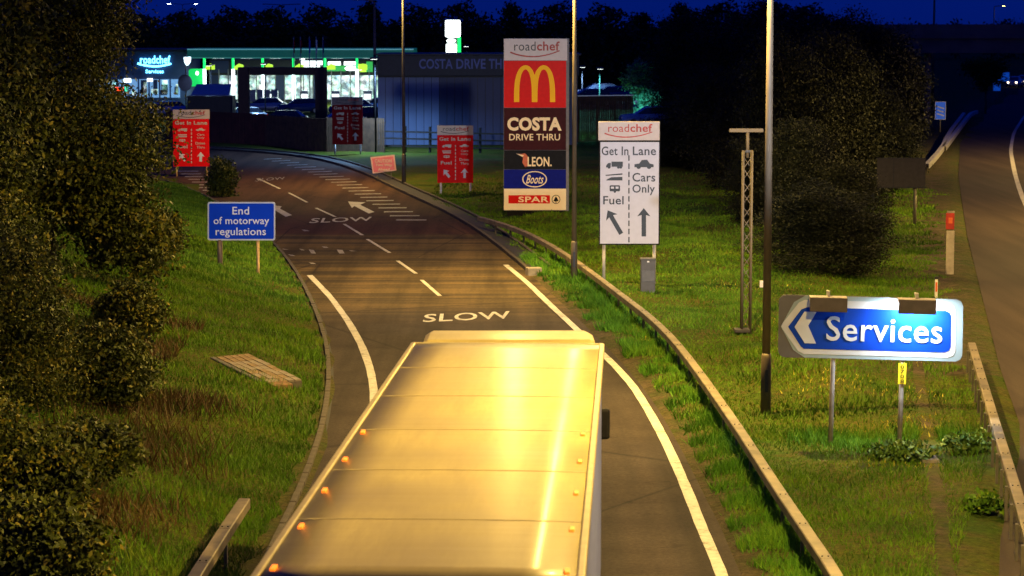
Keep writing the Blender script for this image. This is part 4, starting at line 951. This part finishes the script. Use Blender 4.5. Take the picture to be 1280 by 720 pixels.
for i, (x, y, r_, h_, lb) in enumerate(RT):
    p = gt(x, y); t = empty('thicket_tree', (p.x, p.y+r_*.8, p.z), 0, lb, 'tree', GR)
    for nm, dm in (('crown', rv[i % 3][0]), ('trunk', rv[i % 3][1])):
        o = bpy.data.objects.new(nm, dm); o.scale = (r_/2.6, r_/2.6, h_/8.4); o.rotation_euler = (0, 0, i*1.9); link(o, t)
# skyline beyond
GS = 'trees on the far skyline'
sk = leaf_cloud('crown', [(0,0,5.2,4.4,3,4.4), (2.4,0,3.6,3,3,3.4), (-2.6,0,4,3,3,3.8), (.6,0,8.4,2.4,2.2,2)], 9000, .55, M_conif, 90, 16, .5)
cn = leaf_cloud('crown', [(0,0,2.2,2.6,2.6,2), (0,0,4.6,2.1,2.1,2), (0,0,6.8,1.5,1.5,1.8), (0,0,9,.9,.9,1.8)], 8000, .5, M_conif, 91, 16, .35)
skt = limbs(10, [(0,0,5,4,3,4)], 5, .25, 6).mesh('trunk'); skt.materials.append(M_bark)
desc = ['behind the left end of the filling station canopy','above the green shop front','above the row of flags','behind the right end of the canopy','left of the lit price pylon','right of the lit price pylon','above the coffee drive-through roof','behind the shop pylon top','to the right of the shop pylon top','above the parked cars on the right','above the teal-lit tree','with a pointed top on the centre skyline','left of the nearest lamp column top','behind the lattice mast top','at upper left beside the tallest tree','just behind the far double lamp']
XS = [175, 235, 290, 345, 400, 462, 520, 580, 640, 700, 752, 800, 850, 905, 960, 1010]
TOP = [22, 18, 14, 15, 12, 3, 12, 8, 4, 9, 12, 16, 4, 8, 6, 12]
for i, (x, ty) in enumerate(zip(XS, TOP)):
    Y = 300 + 14*((i*7) % 5); h_ = pd(x, ty, Y).z; pX = pd(x, 200, Y).x
    con = i in (5, 8, 11, 12)
    t = empty('conifer' if con else 'skyline_tree', (pX, Y, 0), 0, 'dark silhouetted %s on the skyline %s' % ('conifer' if con else 'tree', desc[(i*1) % 16]), 'tree', GS)
    base = 10.6 if con else 10.2
    for nm, dm in (('crown', cn if con else sk), ('trunk', skt)):
        o = bpy.data.objects.new(nm, dm); o.scale = (1.25 if not con else 1.3, 1.2, h_/base); o.rotation_euler = (0, 0, (i % 2)*math.pi + .2*i*(0 if not con else 1)); link(o, t)
# distant wood reaching to the horizon
mbk = leaf_cloud('far_wood', [(x, 380+20*math.sin(x), 4.5, 9, 5, 5.2) for x in range(-110, 40, 11)] + [(x, 600, 5, 12, 5, 4.0) for x in range(40, 190, 14)], 60000, .9, M_conif, 95, 16, .9)
o = bpy.data.objects.new('far_wood', mbk); link(o); tag(o, 'dark belt of distant woodland along the horizon', 'woodland', kind='stuff')
# teal-lit tree and bush seen under the bridge
p = pd(806, 150, 186); tree((p.x, 186, 0), [(-.2,0,4.0,1.35,1.2,1.5), (.5,0,2.9,1.3,1.2,1.2), (-.4,0,5.0,.9,.9,.9), (.3,.2,1.8,1.1,1,1)], 9000, .24, leaf_mat('leaf_pale', (.05,.10,.07), (.12,.20,.14), (.2,.26,.2)), 'small pale tree lit blue-green beside the parked cars, above the white lane board', seed=21, spread=.2, r0=.07)
p = pd(1233, 75, 232); tree((p.x, 232, 0), [(-.6,0,4.5,1.3,1,.9), (.8,0,4.4,1.2,1,.9), (0,0,3.4,1.2,1,1.2)], 5000, .28, M_leaf, 'yellow-lit tree seen under the deck of the road bridge', seed=22, r0=.1)
p = pd(624, 68, 236); tree((p.x, 236, 0), [(0,0,4.8,1.8,1,.9), (-1.5,0,4.2,1.4,1,.8)], 4000, .25, M_fresh, 'green-lit tree just left of the top of the shop pylon', seed=23, r0=.1)

# ------------------------------------------------------------------ road bridge
bx0 = pd(1030, 60, 192).x
br = empty('road_bridge', (bx0, 192, 0), 0, 'dark road bridge crossing the motorway on the right', 'bridge')
M_bc = mat('bridge_concrete', (.10,.095,.095), .85, var=.25, scale=.8)
zt_ = pd(1200, 30.5, 190).z; zb = pd(1200, 67, 190).z
MB().box((50, 4, (zb+zt_-1.0)/2), (110, 9, zt_-1.0-zb)).build('deck', M_bc, br, .05)
MB().box((50, -.7, zt_-.55), (110, .25, 1.1)).build('parapet', M_bc, br); MB().box((50, 8.7, zt_-.55), (110, .25, 1.1)).build('parapet', M_bc, br)
for xx in (pd(1167, 100, 193).x-bx0, 44): MB().tube([(xx,4,-.3),(xx,4,zb+.1)], .32, 16).build('pier', mat('pier_concrete', (.30,.28,.29), .8, bump=.2), br)
MB().box((-3, 4, 3), (6, 9, zb*1.0)).build('abutment', M_bc, br)

# ------------------------------------------------------------------ services area: car park, fences, filling station, buildings
strip('car_park', [(-75, 186), (-75, 330)], [(24, 186), (24, 330)], 0.09, mat('car_park_asphalt', (.05,.05,.052), .6, var=.25, scale=.4, bump=.2))
def board_fence(P0, P1, h, label, mw, bays, top=None, z0=0.0):
    P0, P1 = Vector(P0), Vector(P1); d = (P1-P0); L = d.length; az = math.atan2(d.y, d.x)
    r = empty('wooden_fence', tuple(P0), az, label, 'fence'); rd = random.Random(int(L*10)); bw = L/bays
    for k in range(bays):
        mb = MB(); nbd = max(1, int(bw/.14))
        for j in range(nbd): mb.box((k*bw+(j+.5)*bw/nbd, rd.uniform(-.008,.008), h/2+z0+rd.uniform(-.02,.02)), (bw/nbd-.02, .025, h))
        o = mb.build('board_panel', mw, r); o['kind'] = 'stuff'
        MB().box((k*bw, .08, h/2+z0), (.11, .11, h+.05)).build('fence_post', mw, r)
        for zz in (.3, h-.3): MB().box(((k+.5)*bw, .045, zz+z0), (bw, .05, .09)).build('rail', mw, r)
    if top: MB().box((L/2, 0, h+z0+.03), (L, .10, .05)).build('capping', top, r)
    return r
F0 = gp(198, 172); F0 = Vector((pd(198,170,172).x, 176, 0)); F1 = Vector((pd(332,184,168).x, 168, 0)); F2 = Vector((pd(408,192,160).x, 160.5, 0)); F3 = Vector((pd(480,192,158).x, 159, 0))
board_fence(F0, F1, 2.35, 'reddish boarded wooden fence on the far left of the slip road bend', M_redw, 5)
board_fence(F1, F2, 2.3, 'brown boarded wooden fence in the middle, below the dark portal frame', M_wood, 3)
board_fence(F2, F3, 2.4, 'brown boarded wooden fence behind the dim red board, ending by the post and rail fence', M_wood, 3)
G0 = Vector((pd(700,180,172).x, 172, 0)); G1 = Vector((pd(793,180,172).x, 174, 0))
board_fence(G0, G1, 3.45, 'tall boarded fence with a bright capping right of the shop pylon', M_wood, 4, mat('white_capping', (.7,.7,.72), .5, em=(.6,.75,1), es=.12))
# post and rail fence
M_dkw = mat('dark_wood', (.018,.013,.012), .9)
a, b_ = Vector((pd(476,178,160).x, 160, 0)), Vector((pd(632,178,156).x, 156, 0)); d = b_-a; L = d.length
r = empty('post_and_rail_fence', tuple(a), math.atan2(d.y, d.x), 'open post and rail fence in front of the blue-lit clad wall', 'fence')
for k in range(6): MB().box((L*k/5, 0, .9), (.13, .13, 1.95)).build('fence_post', M_dkw, r)
for k in range(5):
    for z in (.55, 1.05, 1.5): MB().box((L*(k+.5)/5, -.09, z), (L/5-.02, .05, .11)).build('rail', M_dkw, r)

# coffee drive-through building
YC = 168
s_x0, s_x1 = pd(472, 100, YC).x, pd(722, 100, YC).x
cr_ = empty('drive_through_building', (s_x0, YC, 0), 0, 'low clad drive-through coffee building with letters on its fascia, behind the shop pylon', 'building')
s = Sign(cr_, YC); Wd = s_x1-s_x0; zw = s.L(500, 95)[1]; zf = s.L(500, 69)[1]
M_clad = mat('cladding_lit_tone', (.16,.22,.40), .45, var=.15, scale=.6); M_cladd = mat('dark_panel_shaded_cladding', (.025,.045,.13), .45, var=.15, scale=.6)  # left panels lighter, rest dark: light on the wall put into colour
MB().box((Wd/2, 4.1, zw/2), (Wd, 8, zw)).build('wall', M_dark, cr_)
ncl = 26
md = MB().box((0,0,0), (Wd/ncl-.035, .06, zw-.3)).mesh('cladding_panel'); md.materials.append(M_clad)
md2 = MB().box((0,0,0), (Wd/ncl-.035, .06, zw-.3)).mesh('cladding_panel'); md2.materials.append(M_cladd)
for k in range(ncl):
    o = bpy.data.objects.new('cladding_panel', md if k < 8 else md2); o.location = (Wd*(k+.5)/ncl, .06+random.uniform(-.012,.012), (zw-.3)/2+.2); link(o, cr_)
MB().box((Wd/2+.05, 4.1, (zw+zf)/2), (Wd+.1, 8.6, zf-zw)).build('fascia', mat('fascia_dark', (.018,.02,.028), .5), cr_, .03)
MB().box((Wd/2+.05, 4.1, zf+.05), (Wd+.4, 8.9, .1)).build('roof', M_dark, cr_)
M_cl = mat('fascia_letters', (.10,.12,.26), .5, em=(.15,.2,.8), es=.05)
for w_, a_, b2 in (('COSTA', 524, 566), ('DRIVE', 570.5, 607), ('THRU', 611, 644)): s.text(w_, a_, 73.5, b2, 86, M_cl, -.24, .02)
MB().box((-.5, 2, .9), (1.5, 1.2, 1.9)).build('bin_store', M_wood, cr_)

# filling station
YF = 243
fx0, fx1 = pd(234, 66, YF).x, pd(517, 66, YF).x
fs = empty('filling_station_canopy', (fx0, YF, 0), 0, 'long flat filling station canopy with a green lit edge and uprights', 'canopy')
s = Sign(fs, YF); Wf = fx1-fx0; zc0 = s.L(300, 73)[1]; zc1 = s.L(300, 61)[1]
M_gl = mat('green_light_strip', (.02,.5,.1), .4, em=(.01,1,.16), es=1.6, var=.02)
M_gd = mat('green_fascia', (.02,.14,.09), .4, em=(.02,.35,.3), es=.12)
M_wl = mat('white_light', (.9,.9,.9), .4, em=(.85,1,.97), es=2.6, var=.02)
M_yl = mat('yellow_green_panel', (.6,.7,.05), .4, em=(.55,1,.05), es=1.1, var=.1)
MB().box((Wf/2, 4.5, (zc0+zc1)/2), (Wf, 9, zc1-zc0)).build('canopy_roof', M_gd, fs, .03)
MB().box((Wf/2, -.03, zc1-.06), (Wf, .06, .11)).build('edge_trim', mat('pale_trim', (.4,.5,.55), .4, em=(.2,.75,.8), es=.3), fs)
MB().box((Wf/2, -.03, zc0+.06), (Wf, .06, .08)).build('edge_trim', mat('pale_trim2', (.3,.45,.4), .4, em=(.1,.6,.45), es=.25), fs)
for x in (253, 289, 326, 364.5, 404, 444):
    a, _ = s.L(x, 80); bx = a+.45
    MB().box((a+.15, .35, (zc0+s.L(x, 87)[1])/2), (.22, .22, zc0-s.L(x,87)[1])).build('green_upright', M_gl, fs)
    MB().box((a+.15, .35, (s.L(x,87)[1]+.1)/2), (.30, .30, s.L(x,87)[1])).build('column', M_wl, fs)
    p0 = s.L(x+2.5, 87); MB().prism([p0, (p0[0]+1.0, p0[1]), (p0[0]+1.0, p0[1]+.45), (p0[0]+.55, p0[1]+.6), (p0[0]+.1, p0[1]+.3)], .30, .36).build('pump_sign', M_yl, fs)
    MB().box((a+1.2, .5, .95), (.9, .6, 1.9)).build('fuel_pump', M_white, fs, .05)
    MB().box((a+1.2, .19, 1.3), (.7, .03, .5)).build('pump_screen', M_wl, fs)
    MB().box((a+1.1, 4.5, zc0-.04), (1.2, .8, .05)).build('canopy_light', M_wl, fs)
l = bpy.data.lights.new('canopy_glow', 'AREA'); l.shape = 'RECTANGLE'; l.size = Wf-2; l.size_y = 6; l.energy = 3500; l.color = (.75,1,.95)
o = bpy.data.objects.new('canopy_glow', l); o.location = (Wf/2, 4.5, zc0-.12); link(o, fs)
# shop behind
YS = 262
sx0, sx1 = pd(262, 90, YS).x, pd(520, 90, YS).x
sh = empty('filling_station_shop', (sx0, YS, 0), 0, 'brightly lit filling station shop front with green and white panels under the canopy', 'building')
s = Sign(sh, YS); Ws = sx1-sx0; zs = s.L(300, 74)[1]
MB().box((Ws/2, 5.5, zs/2), (Ws, 11, zs)).build('wall', M_dark, sh)
M_shopg = mat('shop_green', (.05,.35,.1), .4, em=(.05,.8,.12), es=.5, var=.3)
M_win, n, b = nodes('lit_shop_window')
v, tc = coords(n, 1, 1, 1); vv, _ = coords(n, 1.6, .1, 1.1)
vo = n.nodes.new('ShaderNodeTexVoronoi'); vo.inputs['Scale'].default_value = 1.8; n.links.new(vv, vo.inputs['Vector'])
hs = n.nodes.new('ShaderNodeHueSaturation'); n.links.new(vo.outputs['Color'], hs.inputs['Color']); hs.inputs['Saturation'].default_value = .8; hs.inputs['Value'].default_value = 1.1
cc_ = mixc(n, .55, hs.outputs[0], (.50, 1, .80)); n.links.new(cc_, b.inputs['Emission Color'])
n.links.new(math_n(n, 'MULTIPLY', ramp(n, noise(n, v, 1.6, 3), [(.40, (.06,.06,.06)), (.62, (1,1,1))]), 1.6), b.inputs['Emission Strength'])
for k in range(22):
    x0 = Ws*k/22; dark = k in (0, 3, 7, 11) 
    MB().box((x0+Ws/44, -.05, 1.75), (Ws/22-.12, .06, 2.6)).build('shop_window', M_win if not dark else M_cladd, sh)
    MB().box((x0, -.09, 1.9), (.10, .12, 3.6)).build('window_frame', M_galv, sh)
for (x0, y0, x1, y1, mm) in ((376,76,404,81,M_wl),(376,82,400,88,M_wl),(410,77,426,81.5,M_wl),(430,77,445,81.5,M_wl),(408,82,432,89,M_shopg),(433,83,452,88,M_wl),(447,80,458,90,M_yl),(458,77,466,90,M_shopg),(474,78,516,92,mat('pale_lit_wall', (.5,.55,.65), .5, em=(.45,.62,.9), es=.45)),(264,76,286,91,M_cladd),(375,72,381,75,M_wl)):
    s.box('fascia_panel', x0, y0, x1, y1, -.14, .06, mm)
s.poly('oval_logo', ellipse(438, 85.5, 7, 3), M_wl, -.17, .03)
for i, (x, w_) in enumerate(((316, 7), (325, 7), (334, 7), (343, 7))):
    r2, s2 = sign_root('trolley_shelter_panel', x, 140, '%s pale panel of the low screen seen through the portal frame' % ('first','second','third','fourth')[i], 'screen', 'low pale screens behind the portal frame', Y=236)
    s2.box('panel', x-3.6, 112, x+3.6, 127, 0, .06, mat('pale_screen', (.45,.42,.36), .6)); s2.box('frame', x-4.2, 111, x-3.6, 129, -.02, .1, M_dark)
# kiosk wall to the left, green sign box
gs, s = sign_root('green_lit_box', 244, 122, 'green lit square display box left of the canopy uprights', 'display', Y=244)
s.poly('display_panel', rounded(236, 86, 256, 108, 3), mat('green_display', (.02,.4,.1), .4, em=(.01,.8,.13), es=.8, var=.4, scale=3), 0, .3); s.poly('white_spot', ellipse(246.5, 91.5, 2, 2.6), M_wl, -.03, .03); s.post(246, 108, 122, M_dark, .15)
# main building left with lit logo
YM = 250
mr_b = empty('services_building', (pd(60,100,YM).x, YM, 0), 0, 'low services building at far left with a lit white logo, half hidden by the trees', 'building')
s = Sign(mr_b, YM); Wm = s.L(232, 90)[0]
M_mb = mat('services_wall', (.03,.06,.15), .6, var=.2, scale=.5)
MB().box((Wm/2, 6.2, s.L(60,64)[1]/2), (Wm, 12, s.L(60,64)[1])).build('wall', M_mb, mr_b)
MB().box((Wm/2, 6, s.L(60,63)[1]), (Wm+.8, 13, .25)).build('roof', M_dark, mr_b)
M_logo = mat('lit_logo', (.9,.95,1), .4, em=(.12,.62,1), es=5, var=.02)
s.text('roadchef', 175, 69.5, 213, 79.5, M_logo, -.02, .02); s.poly('logo_swoosh', stroke_poly([(172+42*i/10, 80+3.5*math.sin(math.pi*i/10)+(.5*i/10-.8)) for i in range(11)], 2.6, 2.2), M_logo, -.05, .04)
s.text('Services', 182, 87, 204.5, 91.5, M_logo, -.02, .03)
rd = random.Random(3)
for i in range(9):
    x0 = 108 + i*13.2; f_ = s.box('window', x0, 99, x0+11.5, 122, -.03, .05, mat('lobby_glass', (.1,.2,.35), .3, em=(.25,.55,1), es=.55, var=.6, scale=2))
    for q in range(3): s.box('window_light', x0+rd.uniform(0,7), 99+rd.uniform(0,16), x0+rd.uniform(8,10.5), 101+rd.uniform(16,18), -.06, .02, (M_win, M_cladd, M_mb)[q])
s.box('open_sign', 144, 109, 155, 114, -.10, .05, mat('red_lit', (.6,.02,.01), .4, em=(1,.06,.01), es=3)); s.box('green_lamp', 156, 107, 160, 114, -.10, .05, mat('green_lit', (.1,.6,.4), .4, em=(.05,.9,.5), es=1.2))
s.box('window_lamp', 155, 98, 164, 103, -.10, .05, M_wl); s.box('window_lamp', 184, 98, 191, 102, -.10, .05, M_wl)
# shield sign and round sign on a post
q, s = sign_root('shield_sign', 231.5, 145, 'small glowing white shield sign above a round dark sign on one thin post', 'sign', Y=200)
s.poly('shield', [(229.5,71.5),(238.5,71),(238.3,77),(235.5,81.5),(233,82),(230.5,78)], mat('shield_lit', (.9,.95,1), .4, em=(.6,.88,1), es=3), 0, .08)
s.poly('round_sign', ellipse(231, 103.5, 9, 10.5), mat('round_sign_back', (.03,.02,.03), .6), .1, .04); s.post(231.5, 71, 140, mat('dim_pole', (.10,.07,.07), .6), .12, back=.2)
# dark portal frame
pf, s = sign_root('portal_frame', 353, 150, 'dark reddish goalpost shaped height barrier frame in front of the filling station', 'height barrier', Y=185)
M_pf = mat('portal_paint', (.040,.014,.014), .6, var=.3)
s.box('upright', 297, 84, 311.5, 152, 0, .8, M_pf, .03); s.box('upright', 393.5, 84, 408.5, 152, 0, .8, M_pf, .03); s.box('crossbeam', 311.7, 84, 393.3, 93.5, .05, .7, M_pf, .03)
# flagpoles
for i, (x, m_) in enumerate(zip((367, 375.5, 386.5, 395, 403.5), (M_redd, M_redd, M_blue, M_white, M_navy))):
    r, s = sign_root('flagpole', x, 150, 'thin flagpole with a furled %s flag, %s of the five from the left' % (('red','dark red','blue','white','navy')[i], ('first','second','third','fourth','fifth')[i]), 'flagpole', 'flagpoles in front of the canopy', Y=238)
    s.post(x, 46, 150, M_galv, .10, 'pole'); s.poly('flag', [(x, 49), (x+1.6, 51), (x+1.4, 66), (x, 67)], m_, -.02, .12)
# lit price pylon
r, s = sign_root('price_pylon', 566, 130, 'tall glowing white and green price pylon behind the coffee building', 'pylon sign', Y=238)
M_pw = mat('glowing_white', (.95,.97,1), .4, em=(.9,1,.97), es=4, var=.01)
s.poly('top_panel', rounded(556.5,25,575.5,46.5,2.2), M_pw, 0, .4); s.poly('oval_logo', ellipse(563.8,51,5.6,2.7), M_pw, 0, .4); s.poly('price_panel', rounded(557.5,55,570.8,70,.8), M_pw, 0, .4)
s.box('green_edge', 572, 46.6, 576, 71, 0, .4, mat('green_light_strip', (0,0,0))); s.box('mast', 559, 46, 571.8, 130, .41, .2, M_dark)
# car park lamps (lit, cool), most of them added
def park_lamp(x, ytop, Y, label, power, col=COOL):
    r = empty('car_park_lamp', (pd(x, 100, Y).x, Y, 0), 0, label, 'street lamp', 'car park lamps'); h = pd(x, ytop, Y).z
    MB().tube([(0,.9,0),(0,.9,h)], .05, 8).build('column', M_blk, r); hd = MB().box((0,.2,h+.05), (.5,1.8,.12)).build('lantern', M_dark, r, .03)
    MB().box((0,-.35,h-.02), (.42,.22,.02)).build('lamp_lens', M_pw, hd)
    l = bpy.data.lights.new('park_light', 'SPOT'); l.energy = power; l.color = col; l.spot_size = R(155); l.spot_blend = .4; l.shadow_soft_size = .2
    o = bpy.data.objects.new('park_light', l); o.location = (0, -.35, h-.06); link(o, r); return r
park_lamp(583, 58, 226, 'small bright car park lamp right of the glowing price pylon', 4000)
park_lamp(488, 76, 150, 'added dark car park lamp lighting the clad wall of the coffee building', 9000).location = (pd(468,100,158).x, 158, 0)  # lamp added to brighten the wall, tucked behind the dark pole
park_lamp(750, 86, 181, 'short car park lamp between the shop pylon and the teal-lit tree', 16000, (.12, .85, .75))
park_lamp(728, 84, 212, 'added car park lamp above the parked cars right of the shop pylon', 12000)  # lamp added because the upper cars stood too dark
park_lamp(330, 80, 205, 'added slim car park lamp behind the portal frame', 2500)  # added lamp giving cool light behind the frame
park_lamp(262, 82, 200, 'added slim car park lamp left of the portal frame', 2000)  # added as well, for the ground left of the frame
# dark store with blue sheet roof
cx = pd(262, 120, 192).x; zz = pd(262, 121, 190).z; z2 = pd(262, 108, 192).z
r = empty('bin_shelter', (cx, 192, 0), 0, 'low dark shelter with a pale blue sloping roof left of the portal frame', 'shelter')
MB().box((0, 1.2, zz/2), (3.6, 2.4, zz)).build('wall', M_dark, r); MB().prism([(0,0),(1,0),(1,1),(0,1)], 0, .01) if False else None
MB().loft([[(-1.5,-.1,zz+.02),(1.6,-.1,zz+.02),(1.6,-.1,zz+.1),(-1.5,-.1,zz+.1)],[(-1.35,2.5,z2+.05),(1.45,2.5,z2+.05),(1.45,2.5,z2+.13),(-1.35,2.5,z2+.13)]], smooth=False).build('roof', mat('blue_roof', (.16,.24,.42), .45), r)
# cars
def make_car(m_body, label):
    r = empty('parked_car', (0,0,0), 0, label, 'car', 'cars in the car park')
    def rg(x, hw, z0, z1, tuck=.0): return [(x, -hw+.06, z0), (x, -hw, z0+.15), (x, -hw, (z0+z1)/2+.08), (x, -hw+.12, z1), (x, hw-.12, z1), (x, hw, (z0+z1)/2+.08), (x, hw, z0+.15), (x, hw-.06, z0)]
    MB().loft([rg(-2.15,.72,.35,.72), rg(-2.0,.84,.25,.86), rg(-1.2,.88,.22,.94), rg(0,.89,.22,.96), rg(1.2,.88,.22,1.0), rg(2.0,.82,.26,.98), rg(2.15,.74,.4,.86)]).build('body', m_body, r)
    MB().loft([[(-1.15,-.74,.93),(-1.15,.74,.93),(1.85,.72,.96),(1.85,-.72,.96)], [(-.45,-.60,1.36),(-.45,.60,1.36),(1.35,.58,1.38),(1.35,-.58,1.38)]], smooth=False).build('window_band', M_glass, r)
    MB().loft([[(-.48,-.61,1.36),(-.48,.61,1.36),(1.38,.59,1.38),(1.38,-.59,1.38)], [(-.3,-.5,1.45),(-.3,.5,1.45),(1.15,.5,1.46),(1.15,-.5,1.46)]], smooth=False).build('roof', m_body, r)
    for x in (-1.35, 1.35):
        for sy in (-1, 1):
            t = MB().tube([(x, sy*.82-.1, .31), (x, sy*.82+.1, .31)], .31, 16).build('wheel', M_tyre, r); MB().tube([(x, sy*.925, .31), (x, sy*.94, .31)], .19, 12).build('rim', M_galv, t)
    for sy in (-1, 1): MB().box((-2.1, sy*.55, .68), (.1, .3, .12)).build('headlight', M_white, r); MB().box((2.1, sy*.6, .78), (.1, .22, .14)).build('tail_light', M_red, r)
    return r
pal = {'dark blue': mat('car_dark_blue', (.02,.05,.16), .2), 'silver': mat('car_silver', (.35,.38,.42), .25, .5), 'black': mat('car_black', (.012,.012,.016), .2), 'pale blue': mat('car_pale_blue', (.12,.25,.55), .25)}
protos = {k: None for k in pal}
CARS = [(425,196,.3,'dark blue','near end of the car park left of the coffee building'),(452,206,.3,'black','right of the dark blue one behind the dim red board'),(440,226,0,'dark blue','under the right part of the canopy front'),(278,222,.1,'black','between the green uprights at the left of the canopy'),(330,232,0,'silver','seen through the portal frame, left side'),(375,230,.2,'dark blue','seen through the portal frame, right side'),(302,206,.2,'silver','behind the fence, left of the portal frame'),(352,198,-.1,'black','nearest one seen through the portal frame'),(472,232,.1,'pale blue','under the far right end of the canopy'),(205,222,.5,'pale blue','in front of the services building behind the leaves'),(180,215,.9,'silver','farthest left, almost hidden by tree leaves'),(735,196,.15,'dark blue','first above the tall capped fence'),(765,204,.0,'dark blue','second above the tall capped fence, near the teal-lit tree'),(748,214,.1,'black','behind the others above the tall capped fence'),(814,166,.1,'pale blue','alone to the right of the tall fence, above the white board')]
for (x, Y, a_, k, where) in CARS:
    lb = '%s parked car %s' % (k, where)
    if protos[k] is None: protos[k] = c_ = make_car(pal[k], lb)
    else: c_ = copy_tree(protos[k]); c_['label'] = lb
    elev = 1.9 if 720 < x < 780 else 0.09
    c_.location = (pd(x, 120, Y).x, Y, elev if x < 800 else 1.5); c_.rotation_euler = (0, 0, a_)
strip('upper_parking', [(pd(716,100,190).x, 190), (pd(716,100,230).x, 230)], [(pd(800,100,190).x, 190), (pd(800,100,230).x, 230)], 1.88, mat('upper_asphalt', (.05,.05,.055), .6))
MB().box((0,0,0),(.1,.1,.1)) if False else None
x0_, x1_ = pd(716,100,190).x, pd(800,100,190).x
tag(MB().box(((x0_+x1_)/2, 210, .93), (x1_-x0_+.2, 40.2, 1.88)).build('retaining_bank', M_conc, None), kind='structure')
mm_ = empty('parking_mound', (0,0,0))
bpy.data.objects.remove(mm_)
pX = pd(814, 150, 166).x; tag(MB().loft([[(pX-3.4,162.5,-.1),(pX+3.4,162.5,-.1),(pX+3.4,169.5,-.1),(pX-3.4,169.5,-.1)],[(pX-2.6,164,1.5),(pX+2.6,164,1.5),(pX+2.6,168.5,1.5),(pX-2.6,168.5,1.5)]], smooth=False).build('raised_ground', m_ground), kind='structure')
# vehicles on the motorway far beyond the bridge
for i, (x, Y) in enumerate(((1268, 330), (1279, 338))):
    c_ = copy_tree(protos['silver']); c_['label'] = '%s distant car with lit lamps on the motorway beyond the bridge' % ('left hand', 'right hand')[i]; c_['group'] = 'cars on the motorway'
    del c_['group']; c_['group'] = 'cars on the motorway beyond the bridge'; c_.location = (pd(x, 107, Y).x, Y, .01); c_.rotation_euler = (0, 0, R(70))
    for sy in (-.55, .55): MB().tube([(-2.19, sy, .68), (-2.15, sy, .68)], .13, 10).build('lit_lamp', mat('car_lamp_lit', (1,.9,.8), .3, em=(1,.75,.5), es=8), c_)
# hedge foreground
